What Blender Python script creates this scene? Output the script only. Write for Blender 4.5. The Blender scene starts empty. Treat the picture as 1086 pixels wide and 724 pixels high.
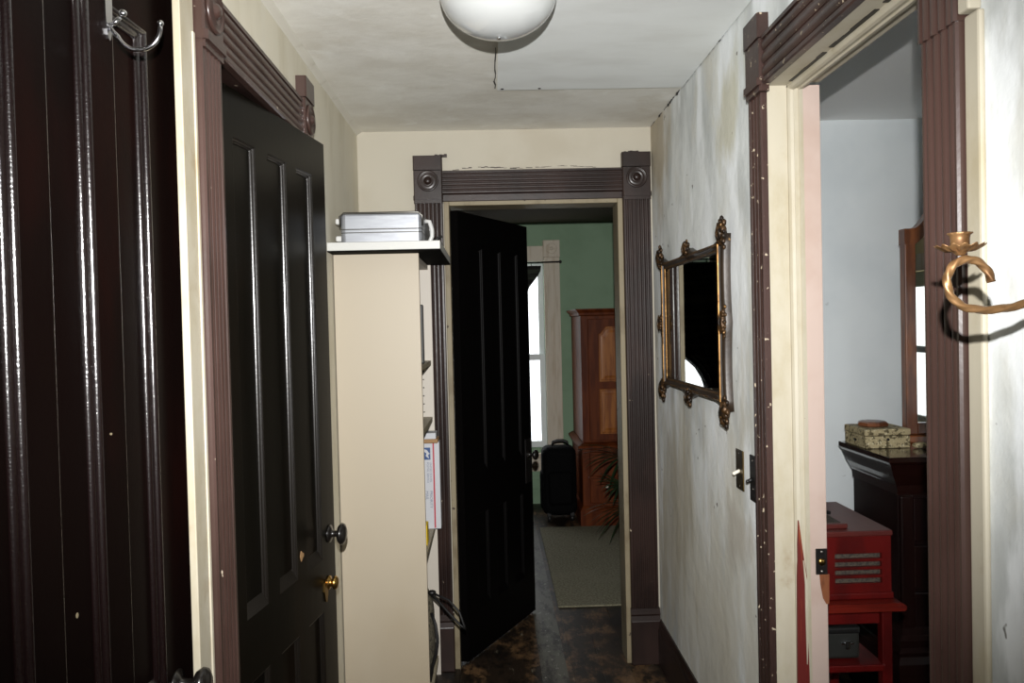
import bpy, bmesh, math, random
from mathutils import Vector, Matrix, noise as mnoise
random.seed(7)
sc = bpy.context.scene
COL = sc.collection
PI = math.pi
ZO = 1.458          # eye height: measurements below are relative to the eye, floor at -1.458
FL = -ZO

# ------------------------------------------------------------------ materials
def lin(c):
    f = lambda v: (v/255/12.92) if v/255 <= .04045 else ((v/255+.055)/1.055)**2.4
    return (f(c[0]), f(c[1]), f(c[2]), 1)

def M(name, col, rough=.5, metal=0, spec=.5, layers=(), bump=(), coat=0, coat_rough=.1, sheen=0):
    m = bpy.data.materials.new(name); m.use_nodes = True
    nt = m.node_tree; N = nt.nodes; L = nt.links
    b = N['Principled BSDF']
    b.inputs['Roughness'].default_value = rough
    b.inputs['Metallic'].default_value = metal
    b.inputs['Specular IOR Level'].default_value = spec
    b.inputs['Coat Weight'].default_value = coat
    b.inputs['Coat Roughness'].default_value = coat_rough
    b.inputs['Sheen Weight'].default_value = sheen
    tc = N.new('ShaderNodeTexCoord')
    def noise_node(s, st, d, rgh=.55, off=0):
        mp = N.new('ShaderNodeMapping'); mp.inputs['Scale'].default_value = st
        mp.inputs['Location'].default_value = (off, off*.7, off*1.3)
        L.new(tc.outputs['Object'], mp.inputs['Vector'])
        n = N.new('ShaderNodeTexNoise'); n.inputs['Scale'].default_value = s
        n.inputs['Detail'].default_value = d; n.inputs['Roughness'].default_value = rgh
        L.new(mp.outputs[0], n.inputs['Vector'])
        return n.outputs['Fac']
    cur = None
    rcur = None
    for k, ly in enumerate(layers):
        fac = noise_node(ly.get('s', 5), ly.get('st', (1, 1, 1)), ly.get('d', 4), ly.get('rg', .55), ly.get('off', k*3.1))
        if 'p' in ly:      # a stain of its own: noise weighted towards a spot on the surface
            vm = N.new('ShaderNodeVectorMath'); vm.operation = 'SUBTRACT'; vm.inputs[1].default_value = ly['p']
            L.new(tc.outputs['Object'], vm.inputs[0])
            vs = N.new('ShaderNodeVectorMath'); vs.operation = 'MULTIPLY'; vs.inputs[1].default_value = [1/q for q in ly['rad']]
            L.new(vm.outputs[0], vs.inputs[0])
            ln = N.new('ShaderNodeVectorMath'); ln.operation = 'LENGTH'; L.new(vs.outputs[0], ln.inputs[0])
            sb = N.new('ShaderNodeMath'); sb.operation = 'MULTIPLY_ADD'; sb.inputs[1].default_value = -.32
            L.new(ln.outputs['Value'], sb.inputs[0]); L.new(fac, sb.inputs[2]); fac = sb.outputs[0]
        mr = N.new('ShaderNodeMapRange'); mr.interpolation_type = 'SMOOTHSTEP'
        mr.inputs['From Min'].default_value = ly.get('lo', .45); mr.inputs['From Max'].default_value = ly.get('hi', .6)
        mr.inputs['To Max'].default_value = ly.get('a', 1)
        L.new(fac, mr.inputs['Value'])
        mx = N.new('ShaderNodeMix'); mx.data_type = 'RGBA'
        L.new(mr.outputs[0], mx.inputs[0])
        if cur is None: mx.inputs[6].default_value = lin(col)
        else: L.new(cur, mx.inputs[6])
        mx.inputs[7].default_value = lin(ly['c'])
        cur = mx.outputs[2]
        if 'r' in ly:
            rm = N.new('ShaderNodeMix'); L.new(mr.outputs[0], rm.inputs[0])
            if rcur is None: rm.inputs[2].default_value = rough
            else: L.new(rcur, rm.inputs[2])
            rm.inputs[3].default_value = ly['r']; rcur = rm.outputs[0]
    if cur is None: b.inputs['Base Color'].default_value = lin(col)
    else: L.new(cur, b.inputs['Base Color'])
    if rcur is not None: L.new(rcur, b.inputs['Roughness'])
    nrm = None
    for bp in bump:
        fac = noise_node(bp.get('s', 20), bp.get('st', (1, 1, 1)), bp.get('d', 3), .55, bp.get('off', 11))
        bn = N.new('ShaderNodeBump'); bn.inputs['Strength'].default_value = bp.get('k', .3)
        bn.inputs['Distance'].default_value = bp.get('dist', .004)
        L.new(fac, bn.inputs['Height'])
        if nrm is not None: L.new(nrm, bn.inputs['Normal'])
        nrm = bn.outputs[0]
    if nrm is not None:
        L.new(nrm, b.inputs['Normal'])
        if coat: L.new(nrm, b.inputs['Coat Normal'])
    return m

m_wall_right = M('right_wall_plaster', (230, 234, 233), .75, layers=[
    dict(c=(188, 192, 191), s=2.6, st=(1, 1.5, .7), d=7, lo=.42, hi=.62, a=.9, off=.4),
    dict(c=(214, 209, 192), s=3.1, st=(1, 1.3, .7), d=5, lo=.50, hi=.72, a=.6, off=6.),
    dict(c=(242, 246, 248), s=3.6, st=(1, 1.8, .6), d=5, lo=.48, hi=.60, a=.85, off=9.),
    dict(c=(176, 163, 138), s=3, st=(1, 1.6, .7), d=6, lo=.10, hi=.38, a=.85, off=3., p=(-.06, 2.25, 2.26), rad=(9, .40, .34)),
    dict(c=(196, 192, 166), s=4, st=(1, 1.6, .7), d=5, lo=.14, hi=.38, a=.75, off=5., p=(-.06, 1.22, 2.08), rad=(9, .16, .17)),
    dict(c=(204, 199, 183), s=4, st=(1, 2.0, .5), d=7, lo=.16, hi=.44, a=.7, off=8., p=(-.06, 1.6, .55), rad=(9, .9, .8)),
    dict(c=(180, 170, 148), s=4.5, st=(1, 2.6, .45), d=7, lo=.22, hi=.46, a=.65, off=2., p=(-.06, 2.05, .72), rad=(9, .5, .75)),
    dict(c=(186, 180, 168), s=4, st=(1, 1.5, .8), d=5, lo=.2, hi=.42, a=.7, off=7., p=(-.06, 1.22, .86), rad=(9, .14, .13)),
    dict(c=(120, 106, 84), s=4.0, st=(1, 3, .6), d=7, lo=.68, hi=.80, a=.4, off=14.),
    dict(c=(70, 60, 48), s=24, d=2, lo=.745, hi=.77, a=.8, off=3.)],
    bump=[dict(s=7, k=.35, dist=.016, d=5), dict(s=60, k=.18, dist=.003)])
m_wall_left = M('left_wall_plaster', (206, 200, 182), .8, layers=[
    dict(c=(190, 182, 160), s=4, st=(1, 2, .6), d=5, lo=.42, hi=.68, a=.7),
    dict(c=(206, 202, 188), s=3, st=(1, 2, .6), d=4, lo=.55, hi=.7, a=.6),
    dict(c=(150, 120, 80), s=16, st=(1, 1, .35), d=3, lo=.7, hi=.78, a=.6)],
    bump=[dict(s=9, k=.25, dist=.01, d=4)])
m_wall_end = M('end_wall_paint', (178, 172, 157), .75, layers=[
    dict(c=(168, 160, 143), s=3, d=4, lo=.45, hi=.7, a=.7),
    dict(c=(60, 48, 34), s=30, d=2, lo=.79, hi=.82, a=.9)],
    bump=[dict(s=10, k=.15, dist=.008, d=3)])
m_ceiling = M('hall_ceiling_plaster', (228, 226, 218), .85, layers=[
    dict(c=(212, 208, 197), s=2.4, st=(1, 1.3, 1), d=7, rg=.65, lo=.38, hi=.66, a=.9),
    dict(c=(196, 188, 170), s=4, st=(1, 1.2, 1), d=7, rg=.65, lo=.54, hi=.76, a=.55, off=5),
    dict(c=(240, 240, 234), s=9, d=6, lo=.56, hi=.72, a=.5, off=8),
    dict(c=(40, 36, 30), s=34, d=1, lo=.82, hi=.84, a=.8)],
    bump=[dict(s=12, k=.3, dist=.006, d=6), dict(s=40, k=.2, dist=.003)])
m_patch = M('ceiling_patch_board', (232, 235, 233), .8, layers=[
    dict(c=(222, 224, 221), s=3, st=(.7, 1.6, 1), d=5, lo=.42, hi=.66)], bump=[dict(s=18, k=.15, dist=.004)])
m_cove = M('cove_strip_paint', (206, 202, 190), .7, layers=[dict(c=(176, 168, 150), s=9, d=4, lo=.56, hi=.72, a=.7)])
CH = lambda c, s, lo, off=0: dict(c=c, s=s, d=3, lo=lo, hi=lo+.025, off=off, r=.7)
m_brown = M('brown_gloss_paint', (64, 46, 41), .34, layers=[
    dict(c=(52, 36, 31), s=6, st=(1, 1, .5), d=4, lo=.4, hi=.62, a=.8),
    CH((205, 190, 168), 26, .735, 2)], bump=[dict(s=45, k=.12, dist=.003)], coat=.25, coat_rough=.2)
m_brown_dark = M('dark_brown_gloss_paint', (46, 32, 28), .36, spec=.35, layers=[
    dict(c=(30, 20, 17), s=5, st=(1, 1, .5), d=4, lo=.4, hi=.62, a=.9),
    CH((190, 174, 150), 32, .75, 5)], bump=[dict(s=50, k=.12, dist=.003)], coat=.12, coat_rough=.2)
m_brown_worn = M('worn_brown_paint', (60, 41, 36), .4, layers=[
    dict(c=(42, 28, 24), s=8, st=(1, 1, .3), d=4, lo=.4, hi=.6, a=.9),
    CH((172, 158, 136), 60, .665, 1), CH((172, 158, 136), 26, .715, 6)], bump=[dict(s=50, k=.2, dist=.003)])
m_cream = M('cream_paint', (178, 171, 153), .55, layers=[
    dict(c=(160, 149, 122), s=4, st=(1, 1, .5), d=7, rg=.65, lo=.42, hi=.66, a=.85),
    dict(c=(140, 120, 88), s=9, st=(1, 1, .6), d=7, rg=.65, lo=.58, hi=.76, a=.7, off=8),
    CH((92, 66, 46), 30, .765, 4)], bump=[dict(s=22, k=.12, dist=.003)])
m_pink = M('pinkish_cream_paint', (180, 161, 151), .55, layers=[
    dict(c=(168, 145, 132), s=5, d=4, lo=.48, hi=.7, a=.6), CH((120, 88, 60), 28, .75, 4)])
m_cream_dull = M('worn_cream_stop_paint', (130, 119, 95), .6, layers=[
    dict(c=(104, 90, 66), s=10, st=(1, 1, .5), d=5, lo=.5, hi=.68, a=.8), CH((58, 42, 32), 34, .68, 4)])
m_splinter = M('bare_reddish_wood', (92, 18, 11), .6, layers=[dict(c=(128, 58, 26), s=12, st=(6, 6, .6), d=5, lo=.54, hi=.68)])
m_black = M('black_gloss_door_paint', (12, 6, 5), .36, spec=.03, layers=[
    dict(c=(24, 8, 6), s=5, st=(1, 1, .3), d=5, lo=.5, hi=.72, a=.7),
    CH((120, 52, 40), 34, .79, 7)], bump=[dict(s=70, k=.1, dist=.002), dict(s=230, k=.07, dist=.001)])
m_black_olive = M('black_brown_door_varnish', (10, 8, 5), .30, spec=.14, layers=[
    dict(c=(24, 16, 9), s=4, st=(1, 1, .2), d=5, lo=.5, hi=.72, a=.7),
    CH((150, 120, 84), 30, .81, 7)], bump=[dict(s=40, st=(1, 1, .3), k=.1, dist=.002)], coat=.06, coat_rough=.2)
m_mould1 = M('glossy_door_moulding_paint', (14, 5, 5), .24, spec=.5, bump=[dict(s=300, k=.3, dist=.0012, d=2), dict(s=60, k=.15, dist=.002)], coat=1, coat_rough=.17)
m_mould2 = M('door_moulding_varnish', (18, 14, 10), .3, spec=.5, bump=[dict(s=120, k=.15, dist=.0015, d=2)], coat=.4, coat_rough=.2)
m_black_far = M('black_far_door_paint', (5, 4, 4), .45, spec=.08, layers=[CH((70, 56, 46), 30, .81, 7)], bump=[dict(s=60, k=.1, dist=.002)])
m_knob = M('black_iron_knob', (20, 17, 15), .3, spec=.5, coat=.3)
m_brass = M('aged_brass', (176, 140, 78), .28, metal=1, layers=[dict(c=(92, 68, 34), s=14, d=4, lo=.5, hi=.7, a=.8)])
m_bronze = M('tarnished_brass_plate', (92, 76, 46), .4, metal=1, layers=[dict(c=(48, 38, 24), s=20, d=4, lo=.45, hi=.65)])
m_chrome = M('chrome', (205, 205, 208), .16, metal=1)
m_screw = M('steel_screw', (150, 145, 138), .35, metal=1)
m_sconce = M('pale_antique_gold', (132, 100, 66), .42, metal=.6, layers=[dict(c=(84, 56, 32), s=26, d=4, lo=.48, hi=.66, a=.8)])
m_iron = M('black_iron', (26, 23, 22), .4, metal=.3)
m_floor = M('worn_dark_floorboards', (40, 31, 23), .5, spec=.3, layers=[
    dict(c=(108, 82, 56), s=4.2, st=(1.3, .8, 1), d=9, rg=.74, lo=.47, hi=.60, a=.85, off=2),
    dict(c=(20, 16, 12), s=7, st=(1.2, .7, 1), d=9, rg=.74, lo=.49, hi=.56, a=.92, off=7),
    dict(c=(130, 120, 102), s=24, st=(1, .35, 1), d=6, lo=.64, hi=.73, a=.6, off=4)],
    bump=[dict(s=30, st=(2, .4, 1), k=.35, dist=.003, d=5)])
m_strip = M('grey_worn_floor_strip', (84, 82, 73), .5, spec=.3, layers=[
    dict(c=(30, 26, 21), s=9, st=(1.4, .5, 1), d=9, rg=.75, lo=.46, hi=.60, a=.9), dict(c=(150, 148, 138), s=40, st=(1, .6, 1), d=6, rg=.7, lo=.58, hi=.68, a=.8, off=3)])
m_green = M('green_wall_paint', (134, 160, 132), .8, layers=[
    dict(c=(122, 148, 120), s=2.4, d=5, lo=.45, hi=.68, a=.8), dict(c=(160, 182, 158), s=2, st=(1, 1, 2), d=5, lo=.68, hi=.76, a=.6, off=6)])
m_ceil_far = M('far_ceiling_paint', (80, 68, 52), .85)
m_bedroom = M('bedroom_wall_paint', (222, 228, 230), .8, layers=[
    dict(c=(212, 219, 222), s=2, d=4, lo=.45, hi=.68), dict(c=(140, 140, 140), s=16, d=3, lo=.72, hi=.78, a=.5)])
m_ceil_bed = M('bedroom_ceiling_paint', (246, 246, 244), .85)
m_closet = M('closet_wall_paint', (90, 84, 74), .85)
m_lampglass = M('opal_lamp_glass', (184, 186, 185), .08, spec=.5, coat=.6, coat_rough=.04)
m_lampbase = M('lamp_base_enamel', (214, 208, 194), .4)
m_beige = M('beige_melamine', (168, 157, 138), .5, layers=[
    dict(c=(160, 147, 125), s=1.6, st=(1, 1, .6), d=4, lo=.42, hi=.66, a=.8),
    dict(c=(150, 132, 104), s=22, st=(1, 1, .4), d=3, lo=.72, hi=.8, a=.4)], bump=[dict(s=60, k=.04, dist=.002)])
m_shelf = M('grey_shelf_melamine', (150, 140, 118), .5)
m_shelf_in = M('pale_melamine_inside', (190, 182, 170), .5)
m_board = M('white_painted_board', (188, 188, 184), .45, layers=[dict(c=(210, 214, 196), s=12, d=4, lo=.58, hi=.74, a=.6)])
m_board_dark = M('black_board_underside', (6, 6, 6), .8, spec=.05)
m_alu = M('brushed_aluminium', (150, 153, 158), .38, metal=.55, layers=[dict(c=(138, 140, 146), s=8, st=(1, 1, 8), d=3, lo=.4, hi=.7)])
m_alu_dark = M('case_edge_profile', (112, 110, 106), .35, metal=.9)
m_white_plastic = M('white_plastic', (196, 196, 194), .35)
m_black_plastic = M('black_plastic', (17, 16, 16), .45)
m_card_white = M('white_card', (186, 187, 191), .55)
m_red_ink = M('red_print', (170, 34, 52), .55)
m_blue_ink = M('blue_print', (40, 70, 120), .55)
m_grey_ink = M('grey_print', (110, 116, 136), .55)
m_cardboard = M('brown_cardboard', (150, 116, 78), .75)
m_yellow = M('yellow_card', (232, 196, 30), .55)
m_darkgrey = M('charcoal_cover', (34, 35, 32), .5)
m_woven = M('grey_woven_cloth', (92, 86, 70), .85, layers=[
    dict(c=(52, 47, 37), s=120, d=2, lo=.45, hi=.6), dict(c=(122, 115, 98), s=90, d=2, lo=.6, hi=.7)], bump=[dict(s=140, k=.6, dist=.003)])
m_strap = M('black_webbing', (14, 13, 13), .6)
m_gold = M('antique_gold_leaf', (122, 90, 50), .42, metal=.85, layers=[
    dict(c=(66, 46, 22), s=30, d=4, lo=.46, hi=.62, a=.85), dict(c=(176, 138, 84), s=40, d=3, lo=.62, hi=.72, a=.8)], bump=[dict(s=90, k=.25, dist=.002)])
m_gilt_dark = M('darkened_gilt_wood', (44, 33, 22), .42, metal=.1, layers=[
    dict(c=(34, 25, 18), s=14, d=5, lo=.42, hi=.64), dict(c=(150, 116, 70), s=50, d=3, lo=.7, hi=.76, a=.8)], bump=[dict(s=70, k=.25, dist=.002)])
m_giltdk = M('tarnished_gilt_carving', (72, 50, 26), .42, metal=.5, layers=[dict(c=(30, 21, 13), s=60, d=4, lo=.42, hi=.56), dict(c=(150, 112, 62), s=70, d=3, lo=.62, hi=.7, a=.8)], bump=[dict(s=110, k=.5, dist=.004)])
def M_mirror(name):
    m = M(name, (214, 216, 212), .015, metal=1); return m
m_mirror = M_mirror('mirror_silver')
m_wood = M('reddish_brown_armoire_wood', (100, 48, 20), .5, spec=.12, layers=[
    dict(c=(80, 35, 14), s=5, st=(5, 5, .6), d=6, lo=.42, hi=.62)])
m_wood_panel = M('golden_brown_panel_wood', (158, 98, 44), .45, spec=.2, layers=[
    dict(c=(126, 70, 30), s=6, st=(5, 5, .5), d=6, lo=.42, hi=.62)], coat=.3, coat_rough=.2)
m_ivory = M('ivory_knob', (225, 220, 205), .3)
m_mahog = M('dark_mahogany', (26, 9, 7), .34, spec=.2, layers=[
    dict(c=(22, 8, 7), s=4, st=(5, 5, .6), d=5, lo=.42, hi=.64)], coat=.08, coat_rough=.12)
m_mahog_top = M('polished_mahogany_top', (30, 11, 8), .2, coat=.5, coat_rough=.08)
m_mirwood = M('warm_brown_mirror_wood', (128, 74, 38), .35, layers=[
    dict(c=(92, 48, 22), s=7, st=(5, 5, .6), d=5, lo=.42, hi=.62)], coat=.3)
m_redwood = M('red_stained_wood', (86, 11, 9), .4, spec=.3, layers=[
    dict(c=(66, 8, 7), s=5, st=(3, 3, 1), d=5, lo=.42, hi=.66)], coat=.1, coat_rough=.15)
m_redtop = M('orange_red_stained_wood', (100, 23, 12), .35, layers=[
    dict(c=(76, 14, 9), s=6, st=(.6, 5, 5), d=5, lo=.45, hi=.65)], coat=.35, coat_rough=.15)
m_grille = M('grey_speaker_cloth', (74, 64, 54), .8, layers=[dict(c=(46, 40, 36), s=160, d=2, lo=.45, hi=.6)])
m_redtop_lid = M('dull_red_brown_lid', (82, 30, 25), .4, layers=[dict(c=(78, 30, 26), s=5, d=4, lo=.45, hi=.65)])
m_straw = M('gold_brocade_covering', (172, 158, 122), .7, layers=[
    dict(c=(84, 74, 48), s=70, d=3, lo=.5, hi=.6), dict(c=(214, 204, 170), s=90, d=2, lo=.6, hi=.68, a=.8, off=9)], bump=[dict(s=90, k=.4, dist=.002)])
m_walnut = M('brown_walnut', (122, 74, 48), .4, layers=[dict(c=(92, 52, 32), s=9, st=(4, 1, 1), d=4, lo=.45, hi=.62)], coat=.3)
m_suit = M('black_ballistic_fabric', (6, 6, 7), .85, spec=.1, bump=[dict(s=200, k=.3, dist=.001)])
m_rug = M('olive_grey_rug', (130, 126, 104), .95, layers=[
    dict(c=(104, 100, 82), s=90, d=3, lo=.42, hi=.6), dict(c=(128, 124, 104), s=3, d=4, lo=.5, hi=.7, a=.6)], bump=[dict(s=160, k=.5, dist=.004)])
m_leaf = M('dark_palm_leaf', (32, 52, 26), .5, layers=[dict(c=(20, 34, 16), s=9, d=3, lo=.42, hi=.62)])
m_terracotta = M('dark_clay_pot', (70, 48, 38), .7)
m_soil = M('potting_soil', (30, 23, 18), .95)
m_curtain = M('dark_curtain_cloth', (22, 21, 18), .95, layers=[dict(c=(52, 58, 46), s=2.2, st=(.8, .5, 14), d=4, lo=.5, hi=.62)])
m_wincase = M('off_white_window_paint', (206, 196, 178), .6, layers=[dict(c=(180, 164, 140), s=8, st=(4, 4, .4), d=4, lo=.48, hi=.66, a=.7)])
m_sash = M('white_sash_paint', (226, 230, 230), .5)
m_blind = M('pale_green_roller_blind', (186, 188, 160), .8)
m_orange = M('orange_petals', (226, 128, 36), .6)
def M_glass(name):
    m = bpy.data.materials.new(name); m.use_nodes = True
    nt = m.node_tree; N = nt.nodes; N.remove(N['Principled BSDF'])
    t = N.new('ShaderNodeBsdfTransparent'); g = N.new('ShaderNodeBsdfGlossy'); g.inputs['Roughness'].default_value = .02
    nt.links
    mx = N.new('ShaderNodeMixShader'); o = N['Material Output']
    mx.inputs[0].default_value = .05; nt.links.new(t.outputs[0], mx.inputs[1]); nt.links.new(g.outputs[0], mx.inputs[2])
    nt.links.new(mx.outputs[0], o.inputs[0])
    return m
m_pane = M_glass('window_glass')

# ------------------------------------------------------------------ mesh builder
class MB:
    def __init__(s): s.bm = bmesh.new()
    def _join(s, verts, faces, smooth=False):
        vs = [s.bm.verts.new(v) for v in verts]
        for f in faces:
            try:
                fc = s.bm.faces.new([vs[i] for i in f]); fc.smooth = smooth
            except ValueError: pass
        return s
    def box(s, x0, x1, y0, y1, z0, z1, bev=0, seg=2, mat=None):
        t = bmesh.new(); bmesh.ops.create_cube(t, size=1)
        for v in t.verts:
            v.co = Vector(((x0+x1)/2+v.co.x*(x1-x0), (y0+y1)/2+v.co.y*(y1-y0), (z0+z1)/2+v.co.z*(z1-z0)))
        if bev: bmesh.ops.bevel(t, geom=t.edges[:], offset=bev, segments=seg, profile=.5, affect='EDGES')
        return s.add(t, mat)
    def add(s, t, mat=None, smooth=None):
        if mat is not None: t.transform(mat)
        t.verts.ensure_lookup_table(); t.verts.index_update()
        vs = [s.bm.verts.new(v.co) for v in t.verts]
        for f in t.faces:
            try:
                n = s.bm.faces.new([vs[v.index] for v in f.verts]); n.smooth = f.smooth if smooth is None else smooth
            except ValueError: pass
        t.free(); return s
    def extr(s, pts, O, U, V, Wv, smooth=False):
        O, U, V, Wv = map(Vector, (O, U, V, Wv)); n = len(pts)
        a = [O+U*p[0]+V*p[1] for p in pts]
        return s._join(a+[p+Wv for p in a], [list(range(n))[::-1], list(range(n, 2*n))] +
                       [[i, (i+1) % n, n+(i+1) % n, n+i] for i in range(n)], smooth)
    def rings(s, rings, cap=True, closed=True, smooth=True):
        n = len(rings[0]); vs = [p for r in rings for p in r]; fs = []
        for k in range(len(rings)-1):
            for i in range(n if closed else n-1):
                j = (i+1) % n
                fs.append([k*n+i, k*n+j, (k+1)*n+j, (k+1)*n+i])
        if cap:
            fs.append(list(range(n))[::-1]); fs.append([(len(rings)-1)*n+i for i in range(n)])
        return s._join(vs, fs, smooth)
    def lathe(s, prof, c, axis=(0, 0, 1), n=32, scal=None, smooth=True, cap=True):
        ax = Vector(axis).normalized()
        t1 = ax.orthogonal().normalized(); t2 = ax.cross(t1); c = Vector(c)
        rg = []
        for k, (r, h) in enumerate(prof):
            ring = []
            for i in range(n):
                a = 2*PI*i/n
                rr, hh = r, h
                if scal: rr, hh = scal(k, a, r, h)
                ring.append(c+ax*hh+(t1*math.cos(a)+t2*math.sin(a))*max(rr, .0003))
            rg.append(ring)
        return s.rings(rg, cap, True, smooth)
    def tube(s, pts, r, n=10, twist=None, cap=True):
        pts = [Vector(p) for p in pts]; rg = []
        T = [(pts[min(i+1, len(pts)-1)]-pts[max(i-1, 0)]).normalized() for i in range(len(pts))]
        nrm = T[0].orthogonal().normalized()
        for i, p in enumerate(pts):
            nrm = (nrm-T[i]*nrm.dot(T[i])).normalized(); b = T[i].cross(nrm)
            rr = r(i/(len(pts)-1)) if callable(r) else r
            ring = []
            for k in range(n):
                a = 2*PI*k/n
                q = rr*(twist(i, a) if twist else 1)
                ring.append(p+(nrm*math.cos(a)+b*math.sin(a))*q)
            rg.append(ring)
        return s.rings(rg, cap)
    def loop_mould(s, rect, prof, fn, smooth=False):
        """mitred moulding round a rectangle: rect=(a0,a1,b0,b1), prof = [(inset, height)], fn(a,b,h)->point"""
        a0, a1, b0, b1 = rect
        rg = [[Vector(fn(a, b, h)) for a, b in ((a0+o, b0+o), (a1-o, b0+o), (a1-o, b1-o), (a0+o, b1-o))] for o, h in prof]
        return s.rings(rg, cap=False, smooth=smooth)
    def sphere(s, c, r, sc=(1, 1, 1), sub=2):
        t = bmesh.new(); bmesh.ops.create_icosphere(t, subdivisions=sub, radius=r)
        for v in t.verts: v.co = Vector((v.co.x*sc[0]+c[0], v.co.y*sc[1]+c[1], v.co.z*sc[2]+c[2]))
        return s.add(t, smooth=True)

BASE = {}
def put(o, label, cat, group=None, kind=None):
    if label: o['label'] = label
    if cat: o['category'] = cat
    if group: o['group'] = group
    if kind: o['kind'] = kind
    return o
def thing(name, base, label, cat, rz=0, group=None, kind=None):
    o = bpy.data.objects.new(name, None); COL.objects.link(o)
    o.empty_display_size = .1
    o.location = (base[0], base[1], base[2]+ZO); o.rotation_euler = (0, 0, rz)
    BASE[o.name] = Vector(base)
    return put(o, label, cat, group, kind)
def mesh(mb, name, mat, parent=None, local=False, label=None):
    """link the builder as ONE mesh object. World-measured vertices are moved into the thing's own frame (unless local)."""
    bm = mb.bm
    bmesh.ops.recalc_face_normals(bm, faces=bm.faces[:])
    if parent is not None:
        off = BASE[parent.name]
        if not local:
            bm.transform(Matrix.Rotation(-parent.rotation_euler[2] if parent.type == 'EMPTY' else 0, 4, 'Z') @ Matrix.Translation(-off))
    else:
        xs = [v.co for v in bm.verts]
        lo = Vector([min(v[i] for v in xs) for i in range(3)]); hi = Vector([max(v[i] for v in xs) for i in range(3)])
        off = Vector(((lo.x+hi.x)/2, (lo.y+hi.y)/2, lo.z)); bm.transform(Matrix.Translation(-off))
    me = bpy.data.meshes.new(name); bm.to_mesh(me); bm.free()
    for m in (mat if isinstance(mat, (list, tuple)) else [mat]): me.materials.append(m)
    o = bpy.data.objects.new(name, me); COL.objects.link(o)
    if parent is not None:
        o.parent = parent; BASE[o.name] = off
    else:
        o.location = off+Vector((0, 0, ZO)); BASE[o.name] = off
    if label: o['label'] = label
    return o
def solo(mb, name, mat, label, cat, group=None, kind=None):
    return put(mesh(mb, name, mat), label, cat, group, kind)
def struct(mb, name, mat, label, cat): return solo(mb, name, mat, label, cat, kind='structure')

def fluted(w, t, n=4, edge=.012, g=.0055, seg=5):
    """cross-section of a fluted casing: width w, thickness t, n round grooves"""
    p = [(0, 0), (0, t-.004), (.003, t), (edge, t)]
    fw = (w-2*edge)/n
    for k in range(n):
        x0 = edge+k*fw
        p.append((x0+fw*.02, t-g))
        p.append((x0+fw*.16, t-g))
        for i in range(seg+1):          # rounded reed between the narrow grooves
            a = PI*i/seg
            p.append((x0+fw*(.17+.70*(i/seg)), t-g*.55+g*.55*math.sin(a)))
        p.append((x0+fw*.88, t-g)); p.append((x0+fw*.98, t-g))
    p += [(w-edge, t), (w-.003, t), (w, t-.004), (w, 0)]
    return p
ROSE = [(.001, 0), (.044, 0), (.044, .004), (.040, .008), (.036, .004), (.031, .003), (.026, .008), (.021, .003), (.015, .004), (.013, .010), (.008, .014), (.001, .015)]

# ------------------------------------------------------------------ dimensions
XL, XR, YE, ZC = -.55, .693, 3.327, .831      # hall: left wall, right wall, end wall, ceiling
WT = .12
YB = -1.3                                      # back of the hall behind the viewer
YF = 6.38                                      # far wall of the green room
BX = XR+WT                                     # bedroom side of the right wall
BR, BB = 3.2, 3.27                             # bedroom right wall, bedroom back wall

# ------------------------------------------------------------------ room shell
w = MB()
w.box(-1.85, 3.4, YB-.1, YF+.15, FL-.1, FL-.004)
for k in range(44):
    w.box(-1.85+k*.12+.0012, -1.85+(k+1)*.12-.0012, YB-.1, YF+.15, FL-.0045, FL)
struct(w, 'floor', m_floor, 'worn dark wooden floor running from the hall into the far room', 'floor')
w = MB(); w.box(-1.2, XR+.06, YB-.1, YE+.06, ZC, ZC+.1)
struct(w, 'ceiling', m_ceiling, 'mottled grey beige plaster ceiling of the narrow hall', 'ceiling')
w = MB(); w.box(XR+.06, 3.4, YB-.1, BB+.12, ZC, ZC+.1)
struct(w, 'ceiling_bedroom', m_ceil_bed, 'plain pale ceiling of the room seen through right doorway', 'ceiling')
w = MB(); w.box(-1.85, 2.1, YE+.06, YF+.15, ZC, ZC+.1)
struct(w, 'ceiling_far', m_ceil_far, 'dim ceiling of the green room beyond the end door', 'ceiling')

# left wall, two door openings
D1a, D1b, D1t = .74, 1.490, .74
D2a, D2b, D2t = 1.585, 2.335, .582
w = MB()
w.box(XL-WT, XL, YB, D1a, FL, ZC); w.box(XL-WT, XL, D1b, D2a, FL, ZC); w.box(XL-WT, XL, D2b, YE, FL, ZC)
w.box(XL-WT, XL, D1a, D1b, D1t, ZC); w.box(XL-WT, XL, D2a, D2b, D2t, ZC)
struct(w, 'wall_left', m_wall_left, 'stained beige plaster wall on the left above the black doors', 'wall')
w = MB(); w.box(-1.2, -1.1, YB, YE, FL, ZC); w.box(-1.1, XL-WT, D1b+.02, D1b+.06, FL, ZC); w.box(-1.1, XL-WT, YB, YB+.05, FL, ZC)
struct(w, 'wall_closet', m_closet, 'dark inner wall behind the left hand doors', 'wall')
# right wall, doorway
Ra, Rb, Rt = 1.185, 1.955, .60
w = MB()
w.box(XR, BX, YB, Ra, FL, ZC); w.box(XR, BX, Rb, YE, FL, ZC); w.box(XR, BX, Ra, Rb, Rt, ZC)
struct(w, 'wall_right', m_wall_right, 'patchy pale blue white plaster wall on the right with stains', 'wall')
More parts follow.
